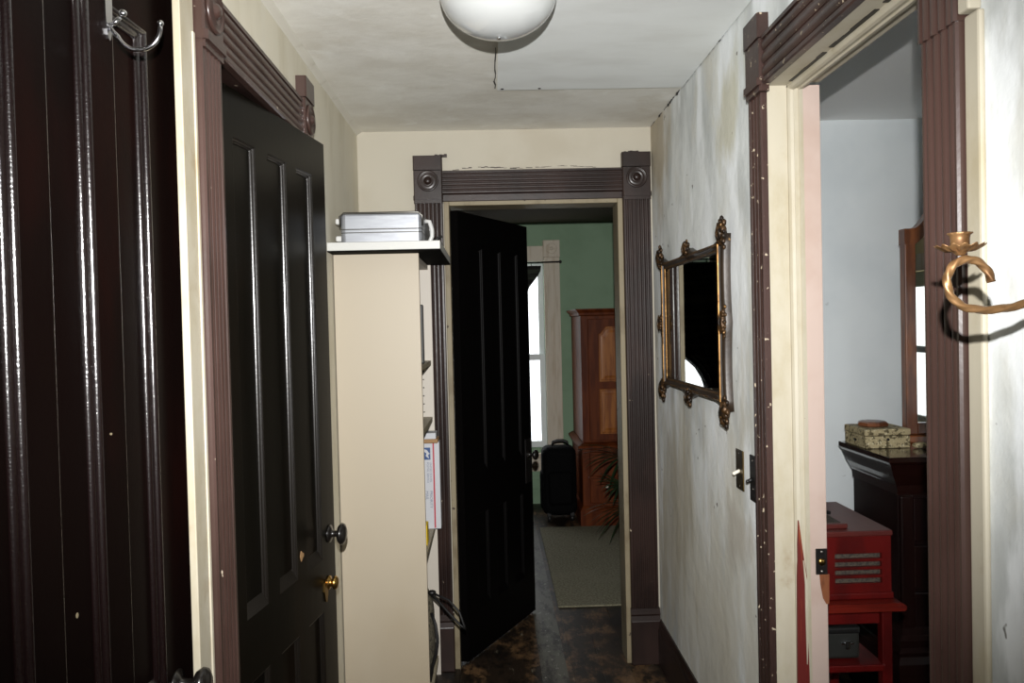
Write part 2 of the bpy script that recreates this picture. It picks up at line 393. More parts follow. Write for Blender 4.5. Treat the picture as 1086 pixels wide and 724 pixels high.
# end wall
Ea, Eb, Et = -.192, .566, .533
w = MB()
w.box(-1.85, Ea, YE, YE+WT, FL, ZC); w.box(Eb, BX, YE, YE+WT, FL, ZC); w.box(Ea, Eb, YE, YE+WT, Et, ZC)
struct(w, 'wall_end', m_wall_end, 'cream beige end wall around the far doorway', 'wall')
w = MB(); w.box(-1.2, BX, YB-.1, YB, FL, ZC)
struct(w, 'wall_back', m_wall_end, 'cream wall closing the hall behind the viewer', 'wall')
# bedroom
w = MB(); w.box(BX, 3.4, BB, YE+WT, FL, ZC)
struct(w, 'wall_bedroom_back', m_bedroom, 'plain pale blue grey wall behind the dark dresser', 'wall')
w = MB(); w.box(BX, 3.4, YB-.1, YB, FL, ZC)
struct(w, 'wall_bedroom_front', m_bedroom, 'pale wall at the near end of the side room', 'wall')
V0, V1, VZ0, VZ1 = -.35, .95, -.80, .34
w = MB(); w.box(BR, 3.4, YB, V0, FL, ZC); w.box(BR, 3.4, V1, BB, FL, ZC)
w.box(BR, 3.4, V0, V1, FL, VZ0); w.box(BR, 3.4, V0, V1, VZ1, ZC)
m_tan = M('tan_wall_paint', (206, 190, 150), .8)
struct(w, 'wall_bedroom_right', m_tan, 'tan wall with the window reflected in the dresser mirror', 'wall')
# far room
G0, G1, GZ0, GZ1 = -.42, .43, -1.0, .52
w = MB(); w.box(-1.85, G0, YF, YF+.15, FL, ZC); w.box(G1, 2.1, YF, YF+.15, FL, ZC)
w.box(G0, G1, YF, YF+.15, FL, GZ0); w.box(G0, G1, YF, YF+.15, GZ1, ZC)
struct(w, 'wall_far', m_green, 'sage green wall behind the brown armoire in far room', 'wall')
w = MB(); w.box(-1.85, -1.7, YE+WT, YF, FL, ZC)
struct(w, 'wall_far_left', m_green, 'green side wall of the far room, left of its window', 'wall')
w = MB(); w.box(1.95, 2.1, YE+WT, YF, FL, ZC)
struct(w, 'wall_far_right', m_green, 'green side wall of the far room, right of the armoire', 'wall')

# baseboards, ceiling trims
w = MB()
w.extr([(0, 0), (.018, 0), (.018, .15), (.013, .165), (.013, .175), (.006, .19), (0, .19)], (XR, 2.085, FL), (-1, 0, 0), (0, 0, 1), (0, YE-2.085-.02, 0))
struct(w, 'baseboard_right', m_brown_dark, 'dark brown baseboard under the stained right wall', 'baseboard')
w = MB()
for a, b in ((-1.7, G0-.13), (G1+.13, 1.95)):
    w.extr([(0, 0), (.02, 0), (.02, .16), (.008, .19), (0, .19)], (a, YF, FL), (0, -1, 0), (0, 0, 1), (b-a, 0, 0))
struct(w, 'baseboard_far', m_wincase, 'off white baseboard along the green far wall', 'baseboard')
w = MB()
rg = []
for k in range(49):
    y0 = .2+k*(YE-.2)/48
    q = .019+.006*mnoise.noise(Vector((k*.37, 1, 2)))
    rg.append([Vector((XL+a*q, y0, ZC+b*q)) for a, b in ((0, 0), (0, -.8), (.3, -.5), (.8, -.15), (1, 0))])
w.rings(rg, smooth=False)
struct(w, 'trim_4', m_cove, 'thin pale cove strip between left wall and ceiling', 'trim')
w = MB()
w.box(.038, XR-.004, .6, 2.755, ZC-.006, ZC+.004)
o = struct(w, 'trim_5', m_patch, 'smoother pale patch board let into the ceiling beside the lamp', 'ceiling patch')
for x, y in ((.055, 2.74), (.185, 2.74)):
    q = MB(); q.lathe([(.0003, -.0022), (.005, -.0015), (.006, .0005), (.0003, .0006)], (x, y, ZC-.006), n=10)
    mesh(q, 'nail_head', m_iron, o)
w = MB()
pts = [Vector((.030+.006*mnoise.noise(Vector((i*.7, 0, 5))), 2.35+i*.04, ZC-.0005)) for i in range(11)]
for i in range(10):
    a, b = pts[i], pts[i+1]; q = .0012+.0028*abs(mnoise.noise(Vector((i*1.3, 3, 1))))
    w._join([a+Vector((-q, 0, 0)), a+Vector((q, 0, 0)), b+Vector((q, 0, 0)), b+Vector((-q, 0, 0)),
             a+Vector((-q, 0, -.0012)), a+Vector((q, 0, -.0012)), b+Vector((q, 0, -.0012)), b+Vector((-q, 0, -.0012))],
            [[0, 1, 2, 3], [7, 6, 5, 4], [0, 4, 5, 1], [2, 6, 7, 3], [1, 5, 6, 2], [3, 7, 4, 0]])
for i in range(26):           # dark ragged seam where ceiling meets the right wall
    if random.random() < .75:
        for sub in range(3):
            y = 2.2+i*.043+sub*.0143; q = .0012+.0045*random.random()**2
            w.box(XR-q, XR-.0005, y, y+.0146, ZC-q*random.uniform(.4, 1.8), ZC-.0003)
struct(w, 'trim_6', m_iron, 'dark ragged crack lines around the ceiling patch', 'ceiling crack')
w = MB()
w.box(.172, .282, 2.6, 6.3, FL, FL+.0012)
struct(w, 'trim_7', m_strip, 'grey scuffed floorboard strip running through the end doorway', 'floor strip')

# ------------------------------------------------------------------ door casings
def block_mesh(w, O, U, V, bw, h, t, drop):
    """corner block: base slab, upper slab, lower bead.  O lower-left on the wall, U across, V out of the wall"""
    O, U, V = Vector(O), Vector(U), Vector(V); Z = Vector((0, 0, 1))
    def slab(a0, a1, z0, z1, th, c=.004):
        w.extr([(a0, 0), (a0, th-c), (a0+c, th), (a1-c, th), (a1, th-c), (a1, 0)], O+Z*z0, U, V, Z*(z1-z0))
    slab(0, bw, 0, h-.062, t); slab(-.001, bw+.001, h-.060, h, t+.004)
    slab(-.002, bw+.002, drop-.006, drop+.012, t+.006, .006)

# left doorway (door_2)
tr = thing('trim_1', (XL, 1.99, FL), 'brown fluted casing around the black door on the left wall', 'door casing', kind='structure')
w = MB(); w.extr(fluted(.105, .022, 4), (XL, 1.485, FL+.22), (0, 1, 0), (1, 0, 0), (0, 0, .545-FL-.22)); mesh(w, 'side_casing', m_brown, tr)
w = MB(); w.extr(fluted(.105, .022, 4), (XL, 2.290, FL+.22), (0, 1, 0), (1, 0, 0), (0, 0, .565-FL-.22)); mesh(w, 'side_casing', m_brown, tr)
w = MB(); w.extr(fluted(.115, .020, 4), (XL, 1.594, .558), (0, 0, 1), (1, 0, 0), (0, .70, 0)); mesh(w, 'head_casing', m_brown, tr)
for y in (1.488, 2.288):
    w = MB(); block_mesh(w, (XL, y, .538), (0, 1, 0), (1, 0, 0), .108, .200, .026, .02)
    w.lathe(ROSE, (XL+.026, y+.054, .538+.085), (1, 0, 0), 28); mesh(w, 'corner_block', m_brown, tr)
for y in (1.483, 2.288):
    w = MB(); w.box(XL, XL+.028, y, y+.109, FL, FL+.22, .004); mesh(w, 'plinth_block', m_brown, tr)
w = MB(); w.box(XL-WT, XL, D2a, D2a+.02, FL, D2t); w.box(XL-WT, XL, D2b-.02, D2b, FL, D2t); w.box(XL-WT, XL, D2a+.02, D2b-.02, D2t-.02, D2t)
mesh(w, 'door_jamb', m_brown_dark, tr)
# cream casing of door_1 (its far side) - nailed over the opening edge
w = MB(); w.box(XL-.006, XL+.008, 1.418, 1.4825, FL, ZC, .002); w.box(XL+.006, XL+.011, 1.472, 1.4825, FL, .56, .002)
struct(w, 'trim_2', m_cream, 'cream painted upright board between the two black doors', 'door casing')

# end doorway
tr = thing('trim_3', ((Ea+Eb)/2, YE, FL), 'dark brown fluted casing with rosette blocks around end doorway', 'door casing', kind='structure')
for x in (-.3125, .566):
    w = MB(); w.extr(fluted(.117, .024, 6, .008, .006, 4), (x, YE, FL+.24), (1, 0, 0), (0, -1, 0), (0, 0, .527-FL-.24)); mesh(w, 'side_casing', m_brown_dark, tr)
    w = MB(); block_mesh(w, (x-.002, YE, .523), (1, 0, 0), (0, -1, 0), .12, .198, .030, .02)
    w.lathe(ROSE, (x+.058, YE-.030, .523+.092), (0, -1, 0), 28); mesh(w, 'corner_block', m_brown_dark, tr)
    w = MB(); w.box(x-.004, x+.121, YE-.034, YE, FL, FL+.19, .004)
    w.extr([(0, 0), (0, .034), (.02, .030), (.028, .034), (.036, .028), (.05, .026), (.05, 0)], (x-.004, YE, FL+.19), (0, 0, 1), (0, -1, 0), (.125, 0, 0))
    mesh(w, 'plinth_block', m_brown_dark, tr)
w = MB(); w.extr(fluted(.098, .024, 5, .008, .006, 4), (-.197, YE, .561), (0, 0, 1), (0, -1, 0), (.765, 0, 0))
w.box(-.197, .568, YE-.014, YE, .530, .561, .003); mesh(w, 'head_casing', m_brown_dark, tr)
w = MB()
for x in (Ea, Eb-.022): w.box(x, x+.022, YE-.010, YE+WT+.005, FL, Et, .003)
w.box(Ea+.022, Eb-.022, YE-.010, YE+WT+.005, Et-.020, Et, .003)
mesh(w, 'door_jamb', m_cream_dull, tr, label='worn cream painted door jamb')

w = MB()
for i in range(46):
    x = -.165+i*.0135
    if random.random() < .22: continue
    z = .6615+.010*min(1, i/7)+.004*math.sin(i*.21)-.006*max(0, (i-30)/16)+random.uniform(-.0015, .0015); q = random.uniform(.0012, .0042)*(1.2 if i < 22 else .7)
    w.box(x, x+.0145, YE-.0012, YE, z-q*.5, z+q*.5)
mesh(w, 'paint_smear', m_brown_dark, tr, label='ragged brown paint smear above the head casing')
for x, q in ((-.245, .07), (.575, .06)):
    w = MB()
    for i in range(7): w.box(x+i*q/7, x+(i+1)*q/7+.002, YE-.012-.012*random.random(), YE, .718, .723+.008*random.random())
    mesh(w, 'paint_lump', m_brown_dark, tr)

# right doorway
tr = thing('trim_8', (XR, 1.585, FL), 'chipped brown casing and cream jamb of right hand doorway', 'door casing', kind='structure')
w = MB(); w.extr(fluted(.094, .016, 3, .012, .005), (XR, 1.930, FL), (0, 1, 0), (-1, 0, 0), (0, 0, .575-FL)); mesh(w, 'side_casing', m_brown_worn, tr)
w = MB(); w.extr(fluted(.094, .020, 4, .008, .006), (XR, 1.110, FL), (0, 1, 0), (-1, 0, 0), (0, 0, .42-FL)); mesh(w, 'side_casing', m_brown, tr)
w = MB(); w.extr(fluted(.098, .024, 4, .008, .007), (XR, 1.108, .42), (0, 1, 0), (-1, 0, 0), (0, 0, .36)); mesh(w, 'casing_top_piece', m_brown, tr)
w = MB(); w.box(XR-.010, XR, 1.074, 1.1095, FL, .425, .004); w.box(XR-.02, XR, 1.082, 1.1075, .427, ZC-.005, .003)
mesh(w, 'casing_edge_strip', m_cream, tr, label='cream painted outer edge strip')
w = MB(); w.extr(fluted(.120, .020, 3, .012, .006), (XR, 1.208, .577), (0, 0, 1), (-1, 0, 0), (0, .70, 0)); mesh(w, 'head_casing', m_brown_worn, tr)
w = MB(); block_mesh(w, (XR, 1.912, .562), (0, 1, 0), (-1, 0, 0), .108, .190, .024, .02); mesh(w, 'corner_block', m_brown_worn, tr)
# jamb: board in cream, raised stop, pinkish back strip
w = MB(); w.box(XR-.004, XR+.062, Rb-.022, Rb, FL, Rt-.001, .002); w.box(XR-.004, XR+.062, Ra, Ra+.020, FL, Rt-.001, .002)
w.box(XR-.004, XR+.062, Ra+.020, Rb-.022, Rt-.021, Rt-.001, .002)
mesh(w, 'door_jamb', m_cream, tr)
w = MB()
w.extr([(0, 0), (0, .006), (.004, .012), (.012, .014), (.014, .010), (.024, .010), (.026, .014), (.036, .012), (.036, 0)], (XR+.050, Rb-.022, FL), (1, 0, 0), (0, -1, 0), (0, 0, Rt-.022-FL))
w.extr([(0, 0), (0, .006), (.004, .012), (.012, .014), (.014, .010), (.024, .010), (.026, .014), (.036, .012), (.036, 0)], (XR+.050, Ra+.020, FL), (1, 0, 0), (0, 1, 0), (0, 0, Rt-.022-FL))
w.extr([(0, 0), (0, .006), (.004, .012), (.012, .014), (.014, .010), (.024, .010), (.026, .014), (.036, .012), (.036, 0)], (XR+.050, Ra+.020, Rt-.021), (1, 0, 0), (0, 0, -1), (0, Rb-Ra-.042, 0))
mesh(w, 'door_stop', m_cream, tr)
w = MB(); w.box(XR+.086, BX+.012, Rb-.026, Rb, FL, Rt-.021, .002); mesh(w, 'rear_jamb', m_pink, tr, label='pinkish cream rear edge of the jamb')
w = MB(); w.box(XR+.062, BX+.012, Ra, Ra+.020, FL, Rt-.021, .002); w.box(XR+.062, BX+.012, Ra+.02, Rb-.022, Rt-.015, Rt-.001, .001); mesh(w, 'rear_jamb', m_cream, tr)
# gap above the head stop
w = MB()
for i in range(18):
    y = 1.30+i*.033
    if i in (4, 11): continue
    q = .0015+.0035*random.random()
    w.box(XR+.044-q, XR+.049+q*.4, y, y+.034, Rt-.0225, Rt-.0195)
mesh(w, 'split_gap', m_iron, tr, label='dark split along the head of the jamb')
# splintered strip (bare wood) and strike plate
def ragged(w, zs, xl, xr, y, th):
    n = len(zs); a = [(xl[i], y, zs[i]) for i in range(n)]+[(xr[i], y, zs[i]) for i in range(n-1, -1, -1)]
    b = [(p[0], p[1]-th, p[2]) for p in a]; m = len(a)
    w._join(a+b, [list(range(m)), list(range(m, 2*m))[::-1]]+[[i, (i+1) % m, m+(i+1) % m, m+i] for i in range(m)])
zs = [-.50, -.56, -.60, -.64, -.72, -.80, -.90, -1.05, -1.25, FL]
xl = [.748, .746, .746, .744, .743, .742, .741, .740, .741, .740]
xr = [.750, .757, .762, .768, .765, .769, .771, .772, .771, .770]
w = MB(); ragged(w, zs, xl, xr, Rb-.0315, .006); mesh(w, 'splintered_wood', m_splinter, tr, label='bare reddish wood where the jamb has split')
w = MB(); ragged(w, [-.60, -.66, -.72, -.80, -.86], [.758, .762, .762, .763, .764], [.760, .768, .767, .768, .765], Rb-.0375, .003); mesh(w, 'paint_splinter', m_cream, tr)
w = MB(); w.box(.795, .824, Rb-.029, Rb-.025, -.640, -.575, .001); sp = mesh(w, 'strike_plate', m_iron, tr)
w = MB(); w.lathe([(.0003, 0), (.009, 0), (.009, .0016), (.0003, .0016)], (.8095, Rb-.029, -.608), (0, -1, 0), 16); mesh(w, 'latch_hole', m_brass, sp)
for z in (-.583, -.632):
    w = MB(); w.lathe([(.0003, 0), (.0035, 0), (.003, .0014), (.0003, .0018)], (.8095, Rb-.029, z), (0, -1, 0), 12); mesh(w, 'screw', m_screw, sp)
w = MB(); ragged(w, [-.640, -.665, -.70, -.715], [.804, .806, .812, .820], [.829, .828, .828, .827], Rb-.026, .0015); mesh(w, 'bare_patch', m_walnut, tr)

# ------------------------------------------------------------------ panelled doors
MOULD = [(0, 0), (.0012, -.0006), (.0030, -.0014), (.0046, -.0028), (.0058, -.0046), (.0062, -.0060), (.0072, -.0064), (.0086, -.0072), (.0098, -.0086), (.0106, -.0104), (.0110, -.0124)]
MOULD_BOLD = [(.0078*math.sin(t), -.0078*(1-math.cos(t))) for t in [PI/2*k/12 for k in range(13)]]
MOULD_BOLD += [(.0100+.0078*math.sin(t), -.0082-.0078*(1-math.cos(t))) for t in [PI/2*k/12 for k in range(13)]]+[(.0178, -.0159)]
def panel_door(name, base, rz, wd, ht, panels, m_body, m_mould, label, th=.036, prof=MOULD):
    """door leaf in its own frame: hinge edge at x=0, leaf along +x, faces at y=+-th/2; panels=[(x0,x1,z0,z1)]"""
    d = thing(name, base, label, 'door', rz, kind='structure')
    w = MB(); h = th/2
    xs = sorted({0, wd} | {p[0] for p in panels} | {p[1] for p in panels}); zs = sorted({0, ht} | {p[2] for p in panels} | {p[3] for p in panels})
    def inside(x, z): return any(p[0] < x < p[1] and p[2] < z < p[3] for p in panels)
    for i in range(len(xs)-1):           # stiles and rails: full thickness cells, thin core inside panels
        j = 0
        while j < len(zs)-1:
            ins = inside((xs[i]+xs[i+1])/2, (zs[j]+zs[j+1])/2); k = j
            while k+1 < len(zs)-1 and inside((xs[i]+xs[i+1])/2, (zs[k+1]+zs[k+2])/2) == ins: k += 1
            q = .006 if ins else h
            w.box(xs[i], xs[i+1], -q, q, zs[j], zs[k+1]); j = k+1
    mesh(w, 'door_leaf', m_body, d, True)
    for p in panels:
        w = MB()
        for sgn in (1, -1):
            w.loop_mould(p, prof, lambda a, b, hh, sgn=sgn: (a, sgn*(h+hh), b))
            w.extr([(0, .0062-h), (.001, -.0008), (.030, .0066-h), (.030, .0056-h)], (p[0]+.003, sgn*h, p[2]+.001), (0, 0, 1), (0, sgn, 0), (p[1]-p[0]-.006, 0, 0))
        mesh(w, 'panel_moulding', m_mould, d, True)
    return d
def knob(w, x, y, z, sgn, r=.028, L=.055):
    w.lathe([(.0005, 0), (.026, 0), (.026, .003), (.014, .007), (.010, .010), (.009, L*.5), (.012, L*.58), (r*.8, L*.66), (r, L*.82), (r*.93, L*.95), (r*.6, L*1.06), (.0005, L*1.1)], (x, y, z), (0, sgn, 0), 28)

# door_1: near left, closed in its recess. hinge at Y=.79, leaf towards +Y
h1 = D1t-.02-FL-.01
P1 = [(x0, x0+.113, a, b) for x0 in (.118, .296, .474) for a, b in ((.22, .62), (.83, 1.968))]
d1 = panel_door('door_1', (-.628, .780, FL+.008), PI/2-.045, .718, h1, P1, m_black, m_mould1, 'glossy black panelled door at the far left with coat hook', th=.044, prof=MOULD_BOLD)
w = MB(); knob(w, .622, -.022, .826, -1); mesh(w, 'door_knob', m_knob, d1, True)
for x, z, a, b in ((.40, .84, .0035, .008), (.352, 1.05, .0025, .004), (.43, 1.30, .0025, .002), (.20, .95, .003, .003)):
    w = MB(); pts = [(a*math.cos(t)*(1+.4*mnoise.noise(Vector((t*2, x*9, 1)))), b*math.sin(t)*(1+.4*mnoise.noise(Vector((t*2, x*9, 4))))) for t in [i*PI/5 for i in range(10)]]
    inP = any(p[0] < x < p[1] for p in P1) and z > .83
    w.extr(pts, (x, -.0062 if inP else -.022, z), (1, 0, 0), (0, 0, 1), (0, -.0012, 0)); mesh(w, 'paint_chip', m_cream_dull if x > .3 else m_splinter, d1, True)

# door_2: left, ajar
P2 = [(x0, x0+.113, a, b) for x0 in (.150, .328, .506) for a, b in ((.16, .640), (.790, 1.895))]
d2 = panel_door('door_2', (-.618, 1.650, FL+.008), PI/2-.155, .718, .556-FL-.01, P2, m_black_olive, m_mould2, 'tall black panelled door ajar on the left with black knob')
w = MB(); knob(w, .676, -.018, .850, -1, .032, .046); mesh(w, 'door_knob', m_knob, d2, True, 'black round knob')
w = MB(); w.lathe([(.0005, 0), (.021, 0), (.020, .004), (.012, .007), (.011, .012), (.019, .017), (.020, .022), (.014, .027), (.0005, .029)], (.660, -.018, .71), (0, -1, 0), 24)
dk = mesh(w, 'lock_knob', m_brass, d2, True, 'small brass lock knob')
w = MB(); w.extr([(-.012, .02), (-.016, -.005), (-.008, -.035), (.002, -.04), (.010, -.02), (.014, .01), (.004, .026)], (.636, -.018, .70), (1, 0, 0), (0, 0, 1), (0, -.003, 0)); mesh(w, 'escutcheon', m_brass, d2, True, 'brass keyhole cover')
w = MB(); w.extr([(.012*math.cos(t), .011*math.sin(t)*(1+.5*math.cos(3*t))) for t in [i*PI/6 for i in range(12)]], (.470, -.018, .845), (1, 0, 0), (0, 0, 1), (0, -.0012, 0)); mesh(w, 'paint_chip', m_cardboard, d2, True, 'bare tan chip in the black paint')
w = MB()
for z in (.25, 1.75): w.lathe([(.006, 0), (.006, .09)], (-.004, -.02, z), (0, 0, 1), 10)
mesh(w, 'hinge', m_iron, d2, True)

# door_3: end doorway, open into the far room
P3 = [(x0, x0+.110, a, b) for x0 in (.105, .283, .462) for a, b in ((.20, .62), (.80, 1.80))]
d3 = panel_door('door_3', (-.153, 3.366, FL+.012), PI/2-.495, .680, .498-FL-.012, P3, m_black_far, m_black_far, 'black panelled door standing open in the end doorway')
for sg in (-1, 1):
    w = MB(); knob(w, .635, sg*.018, .80, sg, .026, .05); mesh(w, 'door_knob', m_knob, d3, True)
w = MB(); w.box(.60, .67, -.0215, -.018, .66, .88, .001); mesh(w, 'lock_plate', m_iron, d3, True)

# ------------------------------------------------------------------ windows
def window(name, label, horiz, a0, a1, z0, z1, pos, out, casing=True, blind=False):
    """double hung window in an opening; horiz 'x' or 'y'; pos = room side wall plane, out = +1 away from the room"""
    c = (pos, (a0+a1)/2, z0) if horiz == 'y' else ((a0+a1)/2, pos, z0)
    t = thing(name, c, label, 'window', kind='structure')
    def bx(w, u0, u1, d0, d1, q0, q1, bev=.003):
        d0, d1 = sorted((pos+out*d0, pos+out*d1))
        if horiz == 'y': w.box(d0, d1, u0, u1, q0, q1, bev)
        else: w.box(u0, u1, d0, d1, q0, q1, bev)
    zm = (z0+z1)/2-.02
    for (q0, q1, dd) in ((z0, zm+.025, .03), (zm-.025, z1, .07)):
        w = MB()
        bx(w, a0, a0+.045, dd, dd+.035, q0, q1); bx(w, a1-.045, a1, dd, dd+.035, q0, q1)
        bx(w, a0+.045, a1-.045, dd, dd+.035, q0, q0+.05); bx(w, a0+.045, a1-.045, dd, dd+.035, q1-.05, q1)
        f = mesh(w, 'window_sash', m_sash, t)
        w = MB(); bx(w, a0+.04, a1-.04, dd+.015, dd+.019, q0+.04, q1-.04, 0); mesh(w, 'pane', m_pane, f)
    if casing:
        for u in (a0-.13, a1):
            w = MB(); bx(w, u, u+.13, -.022, 0, z0-.05, z1+.03); bx(w, u+.02, u+.05, -.028, -.02, z0-.05, z1+.03, .002); bx(w, u+.08, u+.11, -.028, -.02, z0-.05, z1+.03, .002); mesh(w, 'window_casing', m_wincase, t)
            w = MB(); bx(w, u-.004, u+.134, -.034, 0, z1+.03, z1+.17, .005)
            cc = (pos-out*.034, u+.065, z1+.10) if horiz == 'y' else (u+.065, pos-out*.034, z1+.10)
            w.lathe(ROSE, cc, (-out, 0, 0) if horiz == 'y' else (0, -out, 0), 24); mesh(w, 'corner_block', m_wincase, t)
        w = MB(); bx(w, a0+.002, a1-.002, -.022, 0, z1, z1+.125); mesh(w, 'window_head', m_wincase, t)
    w = MB(); bx(w, a0-.16, a1+.16, -.07, .03, z0-.075, z0-.04, .006); bx(w, a0-.13, a1+.13, -.02, 0, z0-.19, z0-.075); mesh(w, 'window_sill', m_wincase, t)
    if casing and not blind:
        w = MB(); bx(w, a0-.1, a1+.1, -.014, 0, FL, z0-.19); bx(w, a0-.04, a1+.04, -.024, -.012, FL+.12, z0-.26, .006); mesh(w, 'apron_panel', m_green, t)
    return t
window('window_1', 'bright tall window with off white casing in the green room', 'x', G0, G1, GZ0, GZ1, YF, 1)
t = window('window_2', 'bright bedroom window reflected in the dresser mirror', 'y', V0, V1, VZ0, VZ1, BR, 1, blind=True)
w = MB(); w.box(BR+.006, BR+.012, V0+.01, V1-.01, VZ1-.12, VZ1-.005); mesh(w, 'roller_blind', m_blind, t)

# curtain and its rod in the far room
w = MB()
w.tube([(G0-.12, YF-.09, .50), (.2, YF-.09, .503), (G1+.12, YF-.09, .508)], .006, 8)
w.tube([(G1+.11, YF-.09, .508), (G1+.11, YF-.03, .508), (G1+.11, YF-.001, .50)], .005, 8); w.tube([(G0-.10, YF-.09, .50), (G0-.10, YF-.001, .50)], .005, 8)
w.sphere((G1+.13, YF-.09, .508), .013)
solo(w, 'curtain_rod', m_iron, 'thin dark curtain rod across the far window top', 'curtain rod')
rows = []
for i in range(25):
    u = i/24; z = .478-u*1.02
    KP = [(.478, .405), (.42, .395), (.30, .30), (.07, .235), (-.10, .06), (-.25, -.13), (-.36, -.26), (-.47, -.325), (-.62, -.36), (-1.2, -.37)]
    for (za_, xa_), (zb_, xb_) in zip(KP, KP[1:]):
        if za_ >= z >= zb_: xr_ = xa_+(xb_-xa_)*(za_-z)/(za_-zb_)
    row = []
    for k in range(41):
        v = k/40; x = (G0-.12)+(xr_-(G0-.12))*v
        row.append(Vector((x, YF-.10+.018*math.sin(v*38+u*2)*(.5+.5*u), z)))
    rows.append(row)
w = MB(); w.rings(rows, cap=False, closed=False)
t_ = [[p+Vector((0, .006, 0)) for p in r] for r in rows]; w.rings(t_, cap=False, closed=False)
ct = thing('curtain', (-.1, YF-.09, -.55), 'dark curtain gathered aside on the rod of far window', 'curtain')
mesh(w, 'drape', m_curtain, ct)
for k in range(8):
    x = G0-.08+k*.118; w = MB(); w.tube([(x, YF-.09+.011*math.sin(a), .4935+.0165*math.cos(a)) for a in [i*PI/10 for i in range(21)]], .0018, 6, cap=False); mesh(w, 'curtain_ring', m_iron, ct)

# ------------------------------------------------------------------ ceiling lamp
LX, LY, LZ = .034, 1.887, .793
lp = thing('ceiling_lamp', (LX, LY, ZC), 'white opal glass bowl lamp fixed to the hall ceiling', 'ceiling lamp')
w = MB(); w.lathe([(.0005, -.0005), (.080, -.0005), (.080, -.010), (.070, -.016), (.062, -.026), (.0005, -.026)], (LX, LY, ZC), n=40); mesh(w, 'lamp_base', m_lampbase, lp)
prof = [(.060, .022), (.085, .021), (.110, .018), (.128, .013), (.137, .006)]+[(.140*math.cos(a), -.100*math.sin(a)) for a in [PI/2*k/16 for k in range(16)]]+[(.0005, -.1)]
w = MB(); w.lathe(prof, (LX, LY, LZ), n=64); mesh(w, 'glass_bowl', m_lampglass, lp)
w = MB(); w.lathe([(.0005, 0), (.006, -.001), (.005, -.006), (.0005, -.008)], (LX, LY, LZ-.0998), n=16); mesh(w, 'finial', m_chrome, lp)

# ------------------------------------------------------------------ coat hook on door_1
hk = thing('coat_hook', (-.585, 1.240, .44), 'chrome double coat hook screwed to the left black door', 'coat hook')
HX = -.5855
w = MB()
w.extr([(.011*math.cos(a), .055*math.sin(a)+.032*(1 if math.sin(a) > 0 else -1)) for a in [i*PI/12 for i in range(24)]], (HX-.002, 1.240, .545), (0, 1, 0), (0, 0, 1), (.005, 0, 0))
mesh(w, 'back_plate', m_chrome, hk)
pts = [(HX+.002, 1.240, .484), (HX+.008, 1.240, .472)]
pts += [(-.5385+.034*math.cos(PI*1.12+PI*.86*i/18), 1.240, 0.477+.034*math.sin(PI*1.12+PI*.86*i/18)) for i in range(19)]
pts += [(-.5043, 1.240, .4795)]
w = MB(); w.tube(pts, lambda u: .0038-.0010*abs(u-.4), 12); w.sphere((-.5040, 1.240, .4835), .0050); mesh(w, 'lower_prong', m_chrome, hk)
w = MB(); w.tube([(HX+.002, 1.240, .480), (HX+.012, 1.240, .486), (HX+.020, 1.240, .494)], .0035, 12); w.sphere((-.5610, 1.240, .500), .0062); mesh(w, 'upper_prong', m_chrome, hk)
for z in (.555, .600):
    w = MB(); w.lathe([(.0003, 0), (.004, 0), (.003, .0016), (.0003, .002)], (HX+.003, 1.240, z), (1, 0, 0), 12); mesh(w, 'screw', m_screw, hk)

# ------------------------------------------------------------------ bookcase and what it holds
BY0, BY1, BX0, BX1, BZ = 2.74, 3.288, XL+.004, -.250, .262
bc = thing('bookcase', ((BX0+BX1)/2, (BY0+BY1)/2, FL), 'tall beige open bookcase against left wall with loaded shelves', 'bookcase')
w = MB(); w.box(BX0, BX1, BY0, BY0+.018, FL, BZ, .0015); mesh(w, 'side_panel', m_beige, bc)
w = MB(); w.box(BX0, BX1, BY1-.018, BY1, FL, BZ, .0015); mesh(w, 'side_panel', m_shelf_in, bc)
w = MB(); w.box(BX0, BX0+.006, BY0+.018, BY1-.018, FL, BZ); mesh(w, 'back_panel', m_shelf_in, bc)
w = MB(); w.box(BX0+.006, BX1-.012, BY0+.018, BY1-.018, BZ-.02, BZ-.001, .001); mesh(w, 'top_panel', m_shelf_in, bc)
SH = (-.135, -.370, -.825, -1.375)
for z in SH:
    w = MB(); w.box(BX0+.006, BX1-.008, BY0+.0185, BY1-.0185, z-.02, z, .001); mesh(w, 'shelf', m_shelf, bc)
for k in range(6):
    w = MB(); w.lathe([(.0003, 0), (.003, 0), (.003, .0006), (.0003, .0006)], (-.292, BY1-.018, -.18-.034*k), (0, -1, 0), 10); mesh(w, 'peg_hole', m_iron, bc)
bo = thing('wooden_board', (-.357, 2.98, BZ), 'white painted board with black underside laid across the bookcase', 'board')
w = MB(); w.box(XL+.003, -.168, 2.64, 3.285, BZ+.004, BZ+.032, .002); mesh(w, 'board_top', m_board, bo)
w = MB(); w.box(XL+.004, -.169, 2.642, 3.284, BZ+.0003, BZ+.004); mesh(w, 'board_underside', m_board_dark, bo)
